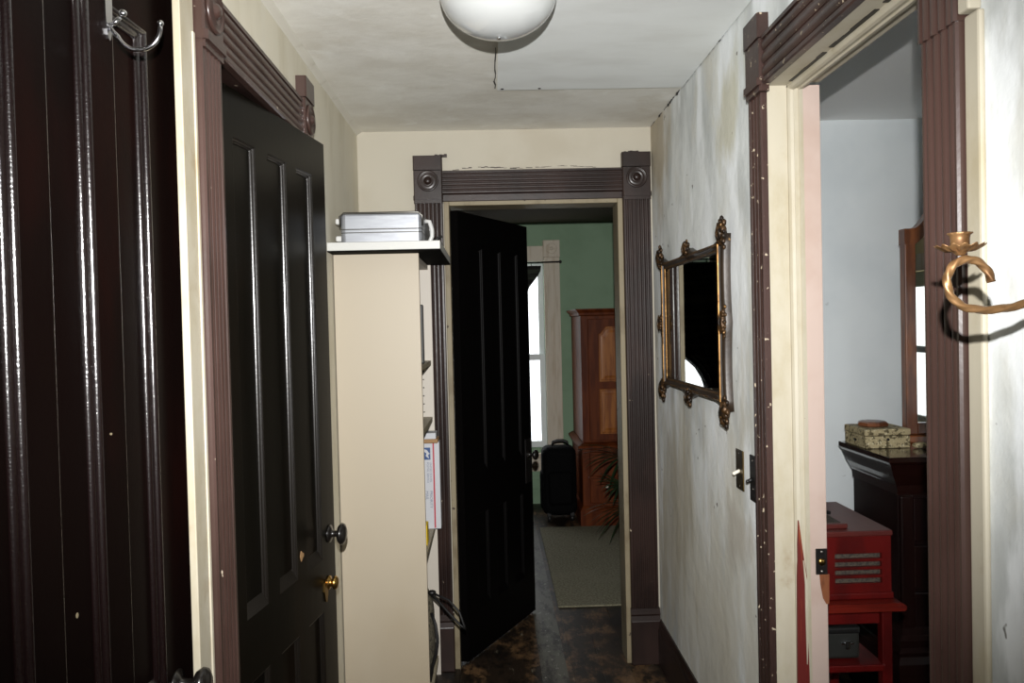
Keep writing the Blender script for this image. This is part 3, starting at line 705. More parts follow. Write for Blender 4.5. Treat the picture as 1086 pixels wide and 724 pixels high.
# aluminium case
CZ = BZ+.032; cy0, cy1, cx0, cx1 = 2.70, 3.06, -.512, -.232
cs = thing('metal_case', ((cx0+cx1)/2, (cy0+cy1)/2, CZ), 'silver aluminium hard case lying on top of white board', 'case')
def case_half(z0, z1, rt, rb):
    """shell with rounded corners: rounded-rectangle rings stacked in z"""
    w = MB(); rg = []
    def ring(ins, z):
        r = .018; pts = []
        for cx, cy, a0 in ((cx1-r, cy1-r, 0), (cx0+r, cy1-r, PI/2), (cx0+r, cy0+r, PI), (cx1-r, cy0+r, 1.5*PI)):
            for q in range(6):
                a = a0+PI/2*q/5; pts.append(Vector((cx+(r-ins)*math.cos(a), cy+(r-ins)*math.sin(a), z)))
        return pts
    for q in range(6):
        a = PI/2*q/5; rg.append(ring(rb*(1-math.sin(a)), z0+rb*(1-math.cos(a))))
    for q in range(6):
        a = PI/2*q/5; rg.append(ring(rt*(1-math.cos(a)), z1-rt*(1-math.sin(a))))
    w.rings(rg, smooth=False); return w
mesh(case_half(CZ+.003, CZ+.037, .001, .006), 'lower_shell', m_alu, cs)
mesh(case_half(CZ+.0372, CZ+.0388, .0003, .0003), 'rim_seam', m_alu_dark, cs)
mesh(case_half(CZ+.039, CZ+.049, .002, .002), 'rim_band', m_alu, cs)
mesh(case_half(CZ+.0492, CZ+.0508, .0003, .0003), 'rim_seam', m_alu_dark, cs)
mesh(case_half(CZ+.051, CZ+.108, .013, .001), 'lid', m_alu, cs)
w = MB(); w.tube([(cx0-.0005, cy0+.012, CZ+.06), (cx0-.0005, cy0+.004, CZ+.094), (cx0+.012, cy0+.0015, CZ+.1045), (cx1-.012, cy0+.0015, CZ+.1045), (cx1+.0005, cy0+.004, CZ+.094), (cx1+.0005, cy0+.012, CZ+.06)], .0042, 8); mesh(w, 'edge_profile', m_alu_dark, cs)
w = MB(); w.tube([(cx1, cy0+.13, CZ+.09), (cx1+.016, cy0+.13, CZ+.088), (cx1+.024, cy0+.13, CZ+.06), (cx1+.024, cy0+.13, CZ+.035), (cx1+.014, cy0+.13, CZ+.014), (cx1, cy0+.13, CZ+.012)], .008, 10)
w.tube([(cx1+.0215, cy0+.13, CZ+.06), (cx1+.0215, cy0+.22, CZ+.06)], .008, 10); mesh(w, 'handle', m_white_plastic, cs)
for z0 in (.072, .012):
    w = MB(); w.box(cx0-.022, cx0+.002, cy0+.03, cy0+.07, CZ+z0, CZ+z0+.02, .005); mesh(w, 'hinge_lug', m_white_plastic, cs)
for k in range(2):
    w = MB(); w.box(cx0+.001+k*(cx1-cx0-.014), cx0+.013+k*(cx1-cx0-.014), cy0+.01, cy0+.022, CZ, CZ+.004, .001); mesh(w, 'foot', m_black_plastic, cs)
w = MB(); w.tube([(-.192, 2.78, CZ+.006), (-.188, 2.78, CZ+.020), (-.180, 2.785, CZ+.026), (-.172, 2.79, CZ+.030)], .0055, 8)  # small unidentified dark shape beside the handle, built as a separate piece
w.lathe([(.0003, 0), (.011, 0), (.011, .006), (.005, .008), (.0003, .008)], (-.192, 2.78, CZ), n=16)
solo(w, 'small_dark_piece', m_black_plastic, 'small black piece on white board beside the silver case', 'clip')
# shelf contents
w = MB(); w.box(-.420, -.262, 2.99, 3.015, SH[0], SH[0]+.225, .004)
solo(w, 'dark_book', m_darkgrey, 'slim charcoal book standing upright on the upper shelf', 'book')
mbx = thing('mailing_box', (-.385, 3.21, SH[2]), 'white mailing box with red stripe and blue emblem in bookcase', 'box')
X0, X1, Y0, Y1, Z0, Z1 = -.520, -.229, 3.205, 3.266, SH[2]+.001, SH[2]+.358
w = MB(); w.box(X0, X1, Y0, Y1, Z0, Z1, .002); mesh(w, 'carton', m_card_white, mbx)
w = MB(); w.box(-.2560, -.2500, Y0-.0008, Y0+.0002, Z0+.004, Z1-.003); mesh(w, 'red_stripe', m_red_ink, mbx, label='red printed stripe')
w = MB(); w.box(-.2925, -.2660, Y0-.0006, Y0+.0002, Z1-.072, Z1-.022); eb = mesh(w, 'emblem', m_blue_ink, mbx, label='blue emblem with white eagle head')
w = MB(); w.extr([(p-.0095, q) for p, q in ((-.282, Z1-.028), (-.270, Z1-.032), (-.262, Z1-.045), (-.2575, Z1-.046), (-.266, Z1-.053), (-.262, Z1-.068), (-.276, Z1-.056), (-.272, Z1-.046), (-.2825, Z1-.038))], (0, Y0-.0006, 0), (1, 0, 0), (0, 0, 1), (0, -.0004, 0)); mesh(w, 'emblem_bird', m_card_white, eb)
def lettering(body, size, mat, parent, O, U, V, name='printed_lettering'):
    cu = bpy.data.curves.new(name, 'FONT'); cu.body = body; cu.size = size; cu.extrude = .0002
    ob = bpy.data.objects.new(name, cu); COL.objects.link(ob)
    dg = bpy.context.evaluated_depsgraph_get(); me = bpy.data.meshes.new_from_object(ob.evaluated_get(dg))
    bpy.data.objects.remove(ob); bpy.data.curves.remove(cu)
    U, V = Vector(U), Vector(V); Nn = U.cross(V); off = BASE[parent.name]
    for v in me.vertices: v.co = Vector(O)-off+U*v.co.x+V*v.co.y+Nn*v.co.z
    me.materials.clear(); me.materials.append(mat)
    o = bpy.data.objects.new(name, me); COL.objects.link(o); o.parent = parent
    return o
lettering('UNITED STATES\nPOSTAL SERVICE', .0115, m_grey_ink, mbx, (-.2700, Y0-.0005, Z1-.082), (0, 0, -1), (1, 0, 0))
lettering('PRIORITY\nMAIL', .0170, m_grey_ink, mbx, (-.2720, Y0-.0005, Z1-.200), (0, 0, -1), (1, 0, 0))
w = MB(); w.box(-.46, -.232, 3.175, 3.262, Z1, Z1+.016, .002); solo(w, 'cardboard_box', m_cardboard, 'flat brown cardboard packet lying on the white mailing box', 'box')
w = MB(); w.box(-.44, -.240, 3.18, 3.26, Z1+.016, Z1+.040, .001); solo(w, 'paper_stack', m_card_white, 'stack of white paper on the brown cardboard packet', 'paper')
w = MB(); w.box(-.40, -.2655, 2.96, 3.03, SH[2], SH[2]+.078, .003); solo(w, 'yellow_box', m_yellow, 'small yellow box on the middle shelf', 'box')
# woven bag
bg = thing('tote_bag', (-.36, 3.08, SH[3]), 'grey woven bag with black straps on the lowest shelf', 'bag')
rg = []
for k in range(19):
    u = k/18; z = SH[3]+.001+u*.455
    sx = 0.108*(.86+.34*math.sin(PI*min(1, u*.62+.22)))*(1-.68*max(0, (u-.62)/.38)**1.6); sy = .105*(1-.35*u)*(1-.5*max(0, (u-.7)/.3)**2)
    rg.append([Vector((-.385+sx*math.copysign(abs(math.cos(a))**.8, math.cos(a))*(1+.05*mnoise.noise(Vector((a*2, u*5, 0)))), 3.07+sy*math.copysign(abs(math.sin(a))**.8, math.sin(a)), z)) for a in [i*PI/16 for i in range(32)]])
w = MB(); w.rings(rg); mesh(w, 'bag_body', m_woven, bg)
w = MB(); w.tube([(-.262, 3.02, -1.02), (-.235, 2.99, -1.025), (-.19, 2.96, -1.035), (-.150, 2.94, -1.075), (-.132, 2.93, -1.125), (-.128, 2.93, -1.135), (-.145, 2.935, -1.125), (-.19, 2.96, -1.085), (-.235, 2.99, -1.045), (-.265, 3.02, -1.03)], .0045, 8); mesh(w, 'strap', m_strap, bg)
w = MB(); w.tube([(-.262, 3.01, -1.10), (-.245, 2.99, -1.14), (-.238, 2.98, -1.19), (-.246, 2.98, -1.25), (-.262, 2.99, -1.30), (-.272, 3.0, -1.36)], .006, 8); mesh(w, 'strap', m_strap, bg)
w = MB(); w.sphere((-.258, 3.015, -1.022), .014, (1.2, 1, .7)); mesh(w, 'buckle', m_black_plastic, bg)

# ------------------------------------------------------------------ carved mirror on the right wall
MX = XR
mr = thing('wall_mirror', (MX, 2.66, -.285), 'gilt carved wall mirror with scalloped frame on right wall', 'mirror')
ya, yb, za, zb = 2.235, 3.085, -.262, .252
gi = (ya+.078, yb-.052, za+.046, zb-.046)    # glass rectangle
DP = .030
def edge(n, p0, p1, sag, axis):
    """scalloped side between two corners, dipping inwards twice around a raised middle"""
    out = []
    for i in range(n):
        u = i/n; d = sag*abs(math.sin(2*PI*u))**.8
        out.append((p0[0]+(p1[0]-p0[0])*u-axis[0]*d, p0[1]+(p1[1]-p0[1])*u-axis[1]*d))
    return out
outl = edge(28, (ya, zb), (yb, zb), .030, (0, 1))+edge(16, (yb, zb), (yb, za), .012, (1, 0))+edge(28, (yb, za), (ya, za), .030, (0, -1))+edge(16, (ya, za), (ya, zb), .012, (-1, 0))
n = len(outl)
def toward(p, q):     # point on the glass rectangle boundary on the line to the centre
    cy, cz = (gi[0]+gi[1])/2, (gi[2]+gi[3])/2; dy, dz = p[0]-cy, p[1]-cz
    s = min((gi[1]-gi[0])/2/max(abs(dy), 1e-6), (gi[3]-gi[2])/2/max(abs(dz), 1e-6)); return (cy+dy*s, cz+dz*s)
w = MB(); rgs = []
for f, hgt in ((0, .001), (0, .018), (.06, .026), (.22, .027), (.45, .020), (.75, .016), (1, .014), (1, .001)):
    ring = []
    for p in outl:
        q = toward(p, 0); ring.append(Vector((MX-hgt, p[0]+(q[0]-p[0])*f, p[1]+(q[1]-p[1])*f)))
    rgs.append(ring)
w.rings(rgs, cap=False, smooth=True); mesh(w, 'frame', m_gilt_dark, mr)
gr_ = (gi[0]-.024, gi[1]+.024, gi[2]-.024, gi[3]+.024)
w = MB(); w.loop_mould(gr_, [(0, .012), (.001, .024), (.009, .0235), (.0105, .019), (.016, .018), (.018, .014), (.030, .010)], lambda a, b, h: (MX-h, a, b)); mesh(w, 'inner_frame', m_gilt_dark, mr)
for o0, hh, rr in ((.0045, .024, .0042), (.0195, .0145, .0036)):
    w = MB(); w.loop_mould(gr_, [(o0-rr*math.cos(PI*q/6), hh+rr*math.sin(PI*q/6)) for q in range(7)], lambda a, b, h: (MX-h, a, b)); mesh(w, 'gold_bead', m_gold, mr)
w = MB(); w.box(MX-.011, MX-.006, gi[0]-.002, gi[1]+.002, gi[2]-.002, gi[3]+.002); mesh(w, 'mirror_glass', m_mirror, mr)
def carving(w, y, z, s, sy=1, sz=1, n=9, seed=0):
    rr = random.Random(seed)
    w.sphere((MX-.026, y, z), .020*s, (.9, 1*sy, 1.25*sz), 2)
    for k in range(n):
        a = 2*PI*k/n
        w.sphere((MX-.024-.006*rr.random(), y+.022*s*sy*math.cos(a), z+.028*s*sz*math.sin(a)), .0095*s*rr.uniform(.8, 1.25), (1, 1, 1.2), 2)
        w.sphere((MX-.020-.006*rr.random(), y+.036*s*sy*math.cos(a+.3), z+.044*s*sz*math.sin(a+.3)), .0075*s*rr.uniform(.8, 1.2), (1, .8, 1.4), 1)
    w.tube([(MX-.034, y, z+.03*s*sz), (MX-.040, y, z), (MX-.034, y, z-.03*s*sz)], .005*s, 8)
k = 0
for y in (ya+.012, yb-.012):
    for z in (za-.002, zb+.002):
        w = MB(); carving(w, y, z, .95, .72, 1.0, 9, k); k += 1; mesh(w, 'corner_ornament', m_giltdk, mr)
for z in (za+.004, zb-.004):
    w = MB(); carving(w, (ya+yb)/2, z, .75, 1, .85, 8, k); k += 1; mesh(w, 'centre_ornament', m_giltdk, mr)
for y in (ya+.008, yb-.008):
    w = MB(); carving(w, y, -.003, .62, .6, 1.7, 8, k); k += 1; mesh(w, 'centre_ornament', m_giltdk, mr)

# ------------------------------------------------------------------ switches
sw = thing('light_switch', (XR, 2.190, -.49), 'narrow brass switch plate with white toggle below the mirror', 'light switch')
w = MB(); w.box(XR-.004, XR, 2.158, 2.222, -.478, -.365, .0015); mesh(w, 'switch_plate', m_bronze, sw)
w = MB(); w.tube([(XR-.003, 2.190, -.424), (XR-.018, 2.190, -.431)], .005, 10); w.sphere((XR-.019, 2.190, -.4315), .0055); mesh(w, 'toggle', m_ivory, sw)
for z in (-.375, -.468):
    w = MB(); w.lathe([(.0003, 0), (.003, 0), (.0025, .001), (.0003, .0013)], (XR-.004, 2.190, z), (-1, 0, 0), 10); mesh(w, 'screw', m_screw, sw)
sw = thing('light_switch', (XR, 2.065, -.49), 'dark switch plate tucked against the doorway casing', 'light switch')
w = MB(); w.box(XR-.006, XR, 2.040, 2.095, -.485, -.362, .0015); mesh(w, 'switch_plate', m_iron, sw)
w = MB(); w.tube([(XR-.005, 2.073, -.425), (XR-.018, 2.073, -.431)], .005, 10); w.sphere((XR-.019, 2.073, -.4315), .0055); mesh(w, 'toggle', m_black_plastic, sw)
for z in (-.375, -.452):
    w = MB(); w.lathe([(.0003, 0), (.003, 0), (.0025, .001), (.0003, .0013)], (XR-.006, 2.071, z), (-1, 0, 0), 10); mesh(w, 'screw', m_screw, sw)

# ------------------------------------------------------------------ candle sconce (near right)
SY = .85
sn = thing('candle_sconce', (XR, SY, -.06), 'brass candle sconce with scrolled arm on the near right wall', 'sconce')
ctrl = [(.5515, .036), (.548, .046), (.541, .055), (.531, .0605), (.521, .061), (.511, .057), (.5045, .049), (.5015, .039), (.503, .028), (.508, .0185), (.516, .0115), (.526, .0075), (.540, .0055), (.556, .0055), (.572, .0075), (.590, .0115), (.612, .016), (.640, .018), (.668, .010), (.686, -.002)]
pts = []
for i in range(len(ctrl)-1):
    p0, p1, p2, p3 = ctrl[max(i-1, 0)], ctrl[i], ctrl[i+1], ctrl[min(i+2, len(ctrl)-1)]
    for q in range(5):
        t = q/5
        f = lambda a, b, c, d: .5*((2*b)+(-a+c)*t+(2*a-5*b+4*c-d)*t*t+(-a+3*b-3*c+d)*t**3)
        pts.append((f(p0[0], p1[0], p2[0], p3[0]), SY, f(p0[1], p1[1], p2[1], p3[1])))
pts.append((ctrl[-1][0], SY, ctrl[-1][1]))
w = MB(); w.tube(pts, .0044, 18, twist=lambda i, a: 1+.16*math.cos(3*a+i*.75)); mesh(w, 'scroll_arm', m_sconce, sn)
w = MB(); w.lathe([(.003, 0), (.0045, .001), (.008, .004), (.016, .006), (.024, .010), (.0245, .0112), (.016, .0075), (.008, .006), (.0003, .0055)], (.5165, SY, .0655), n=64,
                  scal=lambda k, a, r, h: (r*(1+(.07*math.cos(14*a) if r > .012 else 0)), h+(.0016*math.cos(14*a) if r > .012 else 0))); mesh(w, 'drip_pan', m_sconce, sn)
w = MB(); w.lathe([(.007, 0), (.0095, .001), (.0098, .013), (.0105, .0165), (.0128, .0185), (.0122, .0195), (.0095, .018), (.0088, .015), (.0088, .004), (.0003, .004)], (.5165, SY, .0712), n=48,
                  scal=lambda k, a, r, h: (r*(1+(.05*math.cos(12*a) if r > .0118 else 0)), h)); mesh(w, 'candle_cup', m_sconce, sn)
w = MB(); w.extr([(.03*math.cos(a), .06*math.sin(a)) for a in [i*PI/16 for i in range(32)]], (XR, SY, 0), (0, 1, 0), (0, 0, 1), (-.008, 0, 0)); mesh(w, 'wall_plate', m_sconce, sn)

# ------------------------------------------------------------------ bedroom furniture
DX0, DX1, DY0, DY1, DT = 1.39, 2.40, 2.72, 3.125, -.497
dr = thing('dresser', ((DX0+DX1)/2, (DY0+DY1)/2, FL), 'tall dark mahogany dresser with stepped cornice in side room', 'dresser')
b0, b1, c0 = DX0+.055, DX1-.055, DY0+.055
w = MB(); w.box(b0, b1, c0, DY1-.006, FL+.10, DT-.14, .004); mesh(w, 'body', m_mahog, dr)
w = MB()
prof = [(0, 0), (0, -.018), (.006, -.026), (.010, -.030), (.016, -.042), (.030, -.075), (.042, -.095), (.046, -.105), (.052, -.112), (.055, -.145)]
for k in range(len(prof)-1):
    (o0, h0), (o1, h1) = prof[k], prof[k+1]
rg = [[Vector((DX0+o, DY0+o, DT+h)), Vector((DX1-o, DY0+o, DT+h)), Vector((DX1-o, DY1, DT+h)), Vector((DX0+o, DY1, DT+h))] for o, h in prof]
w.rings(rg, cap=True, smooth=False); mesh(w, 'cornice_top', m_mahog_top, dr)
for k in range(4):
    z0 = FL+.14+k*.17; w = MB(); w.box(b0+.05, b1-.05, c0-.016, c0+.002, z0, z0+.155, .005); dw = mesh(w, 'drawer', m_mahog, dr)
    for x in (b0+.22, b1-.22):
        w = MB(); w.lathe([(.0003, 0), (.010, 0), (.007, .010), (.014, .018), (.012, .026), (.0003, .028)], (x, c0-.016, z0+.078), (0, -1, 0), 16); mesh(w, 'drawer_knob', m_mahog, dw)
for x in (b0, b1-.05):
    w = MB(); w.box(x, x+.05, c0-.024, c0, FL+.10, DT-.145, .006); mesh(w, 'front_post', m_mahog, dr)
w = MB(); rg = [[Vector((b0-o, c0-.024-o, FL+h)), Vector((b1+o, c0-.024-o, FL+h)), Vector((b1+o, DY1-.004, FL+h)), Vector((b0-o, DY1-.004, FL+h))] for o, h in ((.03, 0), (.03, .22), (.022, .245), (.026, .26), (.014, .275), (.016, .30), (.004, .315), (0, .34))]
w.rings(rg, smooth=False); mesh(w, 'base_moulding', m_mahog, dr)
# swing mirror standing on the dresser
dm = thing('dresser_mirror', (1.98, 3.07, DT), 'brown framed arched mirror standing on the dark dresser', 'mirror')
mx0, mx1, my, mz0, mz1 = 1.632, 2.32, 3.05, DT+.030, .346
def archz(x):
    u = (x-mx0)/(mx1-mx0); u = min(u, 1-u)
    return mz1+(0 if u < .045 else .13*(.5-.5*math.cos(PI*min(1, (u-.045)/.20))))
xs = [mx0-.001+(mx1-mx0+.002)*i/48 for i in range(49)]
F = .044
w = MB()
w.box(mx0, mx0+F, my, my+.04, mz0, mz1-.002, .004); w.box(mx1-F, mx1, my, my+.04, mz0, mz1-.002, .004); w.box(mx0+F, mx1-F, my, my+.04, mz0, mz0+.045, .004)
rg = []
for x in xs:
    z = archz(x); q = .062
    rg.append([Vector((x, my-.002, z-q)), Vector((x, my-.002, z)), Vector((x, my+.042, z)), Vector((x, my+.042, z-q))])
w.rings(rg, smooth=False); mesh(w, 'frame', m_mirwood, dm)
w = MB()
xi = [mx0+.03+(mx1-mx0-.06)*i/40 for i in range(41)]
a = [(x, my+.016, archz(x)-.03) for x in xi]+[(mx1-.03, my+.016, mz0+.03), (mx0+.03, my+.016, mz0+.03)]
nn = len(a); w._join(a+[(p[0], p[1]+.006, p[2]) for p in a], [list(range(nn)), list(range(nn, 2*nn))[::-1]]+[[i, (i+1) % nn, nn+(i+1) % nn, nn+i] for i in range(nn)]); mesh(w, 'mirror_glass', m_mirror, dm)
w = MB(); w.box(mx0-.01, mx1+.01, my-.03, my+.06, DT, DT+.030, .005); mesh(w, 'base', m_mirwood, dm)
# brocade box and wooden lid on it
jb = thing('jewellery_box', (1.485, 3.01, DT), 'gold brocade covered box standing on the dark dresser', 'box')
w = MB(); w.box(1.400, 1.572, 2.915, 3.09, DT+.001, DT+.047, .003); mesh(w, 'box_body', m_straw, jb)
w = MB(); w.box(1.398, 1.574, 2.913, 3.092, DT+.049, DT+.074, .005); mesh(w, 'box_lid', m_straw, jb)
w = MB(); w.lathe([(.0003, 0), (.006, 0), (.005, .003), (.0003, .004)], (1.486, 2.915, DT+.034), (0, -1, 0), 12); mesh(w, 'clasp', m_iron, jb)
w = MB(); w.sphere((1.3995, 3.0, DT+.025), .008, (.3, 1.6, .7)); mesh(w, 'side_handle', m_iron, jb)
w = MB(); w.lathe([(.046, 0), (.056, .004), (.058, .011), (.054, .017), (.044, .021), (.0003, .023)], (1.470, 3.0, DT+.0745), n=8, smooth=False)
solo(w, 'wooden_trinket_box', m_walnut, 'flat octagonal walnut box resting on the brocade box', 'box')
w = MB(); w.sphere((1.60, 2.90, DT+.012), .02, (1.5, 1, .6), 2); solo(w, 'porcelain_dish', m_straw, 'small pale trinket in front of the dresser mirror', 'trinket')

# red side table and radio cabinet
tb = thing('side_table', (1.00, 2.43, FL), 'red stained wooden side table beside the dark dresser', 'table', rz=0)
TZ = -.818; tx0, tx1, ty0, ty1 = BX+.012, 1.160, 2.195, 2.66
w = MB(); w.extr([(0, 0), (-.006, .004), (-.006, .014), (.004, .022), (.014, .024), (tx1-tx0-.014, .024), (tx1-tx0-.004, .022), (tx1-tx0+.006, .014), (tx1-tx0+.006, .004), (tx1-tx0, 0)], (tx0, ty0, TZ-.024), (1, 0, 0), (0, 0, 1), (0, ty1-ty0, 0)); mesh(w, 'table_top', m_redtop, tb)
for x in (tx0+.012, tx1-.046):
    for y in (ty0+.04, ty1-.065):
        w = MB(); w.box(x, x+.03, y, y+.03, FL, TZ-.0245, .003); mesh(w, 'leg', m_redwood, tb)
w = MB(); w.box(tx0+.045, tx1-.050, ty0+.046, ty0+.060, TZ-.075, TZ-.0245, .002); mesh(w, 'apron', m_redwood, tb)
w = MB(); w.box(tx0+.012, tx1-.040, ty0+.035, ty1-.03, -1.030, -1.010, .003); mesh(w, 'lower_shelf', m_redwood, tb)
rd = thing('radio', (1.0, 2.45, TZ), 'red wooden radio cabinet with slotted grille on side table', 'radio')
rx0, rx1, ry0, ry1, rz0, rz1 = .84, 1.143, 2.235, 2.60, TZ, -.618
w = MB()
vx0, vx1 = .978, 1.116
slots = [-.692, -.716, -.740, -.764]
w.box(rx0, vx0, ry0, ry0+.012, rz0+.02, rz1-.016); w.box(vx1, rx1, ry0, ry0+.012, rz0+.02, rz1-.016)
zz = [rz1-.016]+[v for s_ in slots for v in (s_+.0078, s_-.0078)]+[rz0+.02]
for i in range(0, len(zz), 2): w.box(vx0, vx1, ry0, ry0+.012, zz[i+1], zz[i])
w.box(rx0, rx1, ry0+.012, ry1, rz0+.02, rz1-.016); w.box(rx0-.004, rx1+.005, ry0-.006, ry1, rz0+.0005, rz0+.02, .004)
mesh(w, 'cabinet', m_redwood, rd)
w = MB(); w.box(vx0+.001, vx1-.001, ry0+.0105, ry0+.0118, slots[-1]-.0078, slots[0]+.0078); mesh(w, 'grille_cloth', m_grille, rd)
w = MB(); w.box(rx0-.003, rx1+.004, ry0-.005, ry1+.002, rz1-.016, rz1, .003); mesh(w, 'cabinet_lid', m_redtop_lid, rd)
tt = thing('tray', (.95, 2.33, rz1), 'small dark wooden tray with grey inset on the radio', 'tray')
w = MB(); w.box(.86, 1.030, 2.262, 2.42, rz1, rz1+.014, .003); mesh(w, 'tray_frame', m_redtop_lid, tt)
w = MB(); w.box(.875, 1.015, 2.277, 2.405, rz1+.0135, rz1+.0155); mesh(w, 'tray_inset', m_grille, tt)
w = MB(); w.tube([(.93, 2.36, rz1+.026), (.96, 2.37, rz1+.030), (1.0, 2.365, rz1+.027), (1.02, 2.36, rz1+.023)], lambda u: .009-.004*u, 10); solo(w, 'pipe', m_black_plastic, 'small dark curved object lying on the tray', 'pipe')
bb = thing('black_box', (.95, 2.33, -1.010), 'black lidded box with chrome catch under the red table', 'box')
w = MB(); w.box(.874, 1.066, 2.272, 2.55, -1.0095, -.925, .010, 3); mesh(w, 'box_body', m_darkgrey, bb)
w = MB(); w.box(.872, 1.068, 2.270, 2.552, -.936, -.912, .008, 3); mesh(w, 'box_lid', m_black_plastic, bb)
w = MB(); w.box(1.005, 1.043, 2.263, 2.2725, -.962, -.956, .001); w.box(1.018, 1.032, 2.262, 2.272, -.976, -.951, .001); mesh(w, 'catch', m_chrome, bb)

# things by the bedroom window, seen in the dresser mirror
fs = thing('window_stand', (2.80, .38, FL), 'dark plant stand before the bedroom window', 'stand')
w = MB(); w.box(2.62, 2.98, .15, .62, -.86, -.83, .004); mesh(w, 'stand_top', m_black_plastic, fs)
for x in (2.64, 2.93):
    for y in (.17, .57):
        w = MB(); w.box(x, x+.03, y, y+.03, FL, -.86, .003); mesh(w, 'leg', m_black_plastic, fs)
w = MB(); w.box(2.66, 2.94, .20, .56, -.83, -.62, .01); solo(w, 'dark_storage_box', m_black_plastic, 'black box on the stand by bedroom window', 'box')
fl = thing('silk_flower', (2.80, .36, -.62), 'orange flower in a dark vase reflected in dresser mirror', 'flower')
w = MB(); w.lathe([(.0003, 0), (.05, 0), (.06, .03), (.035, .07), (.03, .09), (.0003, .09)], (2.80, .36, -.62), n=20); mesh(w, 'vase', m_black_plastic, fl)
w = MB()
for k in range(16):
    a = k*2.4; w.sphere((2.80+.05*math.cos(a)*(.3+.05*k), .36+.05*math.sin(a)*(.3+.05*k), -.49+.012*math.sin(k*3)), .028, (1, 1, .6), 1)
mesh(w, 'petals', m_orange, fl)

# ------------------------------------------------------------------ far room
AX0, AX1, AY0, AY1 = .640, 1.62, 5.66, 6.33
ar = thing('armoire', ((AX0+AX1)/2, (AY0+AY1)/2, FL), 'reddish brown wooden armoire against the green wall', 'armoire')
AT = .112
w = MB(); w.box(AX0, AX1, AY0, AY1, -.86, AT-.05, .004); mesh(w, 'upper_body', m_wood, ar)
w = MB(); w.box(AX0-.012, AX1+.012, AY0-.03, AY1, FL+.14, -.90, .004); mesh(w, 'lower_body', m_wood, ar)
w = MB(); rg = [[Vector((AX0-o, AY0-o, z)), Vector((AX1+o, AY0-o, z)), Vector((AX1+o, AY1, z)), Vector((AX0-o, AY1, z))] for o, z in ((0, AT-.05), (.012, AT-.045), (.014, AT-.03), (.032, AT-.012), (.036, AT-.008), (.036, AT))]
w.rings(rg, smooth=False); mesh(w, 'cornice', m_wood, ar)
w = MB(); rg = [[Vector((AX0-o, AY0-.01-o, z)), Vector((AX1+o, AY0-.01-o, z)), Vector((AX1+o, AY1, z)), Vector((AX0-o, AY1, z))] for o, z in ((.014, -.90), (.040, -.895), (.042, -.88), (.02, -.868), (.004, -.86))]
w.rings(rg, smooth=False); mesh(w, 'waist_moulding', m_wood, ar)
w = MB(); rg = [[Vector((AX0-o, AY0-.02-o, z)), Vector((AX1+o, AY0-.02-o, z)), Vector((AX1+o, AY1, z)), Vector((AX0-o, AY1, z))] for o, z in ((.035, FL), (.035, FL+.11), (.022, FL+.13), (.012, FL+.142))]
w.rings(rg, smooth=False); mesh(w, 'plinth', m_wood, ar)
amid = (AX0+AX1)/2
for x0, x1 in ((AX0+.05, amid-.004), (amid+.004, AX1-.05)):
    w = MB(); w.box(x0, x1, AY0-.018, AY0+.002, -.845, AT-.075, .004); dd = mesh(w, 'door', m_wood, ar)
    for z0, z1, arch in ((-.42, AT-.13, True), (-.80, -.47, False)):
        px0, px1 = x0+.075, x1-.075
        top = []
        for i in range(25):
            u = i/24; v = min(u, 1-u)
            zz_ = z1-(.055*(.5+.5*math.cos(PI*min(1, v/.22))) if arch else 0)
            top.append((px0+(px1-px0)*u, zz_))
        pl = [(px0, z0)]+top+[(px1, z0)] if False else [(px1, z0), (px0, z0)]+top
        w = MB(); cx, cz = (px0+px1)/2, (z0+z1)/2
        rg = []
        for o, h in ((0, .018), (.004, .026), (.012, .026), (.016, .019), (.03, .020), (.045, .024)):
            rg.append([Vector((cx+(p[0]-cx)*(1-o/((px1-px0)/2)), AY0-h, cz+(p[1]-cz)*(1-o/((z1-z0)/2)))) for p in pl])
        w.rings(rg, cap=True, smooth=False); mesh(w, 'door_panel', m_wood_panel, dd)
    w = MB(); w.lathe([(.0003, 0), (.008, 0), (.006, .012), (.012, .018), (.0003, .026)], ((x1-.03) if x0 < amid-.2 else (x0+.03), AY0-.018, -.38), (0, -1, 0), 14); mesh(w, 'door_knob', m_ivory, dd)
for z0, z1 in ((-1.10, -.925), (-1.295, -1.115)):
    w = MB(); w.box(AX0+.04, AX1-.04, AY0-.048, AY0-.028, z0, z1, .006); dw = mesh(w, 'drawer', m_wood, ar)
    if z0 < -1.2:
        for x in (AX0+.160, AX0+.242, AX1-.242, AX1-.160):
            w = MB(); w.lathe([(.0003, 0), (.007, 0), (.006, .008), (.011, .014), (.0003, .022)], (x, AY0-.048, (z0+z1)/2+.03), (0, -1, 0), 14); mesh(w, 'drawer_knob', m_ivory, dw)
# suitcase
sc_ = thing('suitcase', (.475, 5.83, FL), 'black upright wheeled suitcase beside the armoire', 'suitcase')
w = MB(); w.box(.345, .600, 5.74, 5.96, FL+.045, -.905, .055, 5); w.box(.332, .602, 5.76, 5.94, FL+.06, -1.06, .06, 5); mesh(w, 'suitcase_body', m_suit, sc_)
w = MB(); w.box(.385, .570, 5.722, 5.76, FL+.13, -1.08, .03, 4); mesh(w, 'front_pocket', m_suit, sc_)
w = MB(); w.tube([(.43, 5.86, -.91), (.435, 5.86, -.878), (.47, 5.86, -.868), (.51, 5.86, -.868), (.54, 5.86, -.880), (.545, 5.86, -.91)], .011, 10); mesh(w, 'carry_handle', m_black_plastic, sc_)
for x in (.39, .56):
    w = MB(); w.lathe([(.012, -.012), (.025, -.012), (.025, .012), (.012, .012)], (x, 5.77, FL+.026), (1, 0, 0), 16); w.box(x-.016, x+.016, 5.755, 5.785, FL+.026, FL+.07, .004); mesh(w, 'wheel', m_black_plastic, sc_)
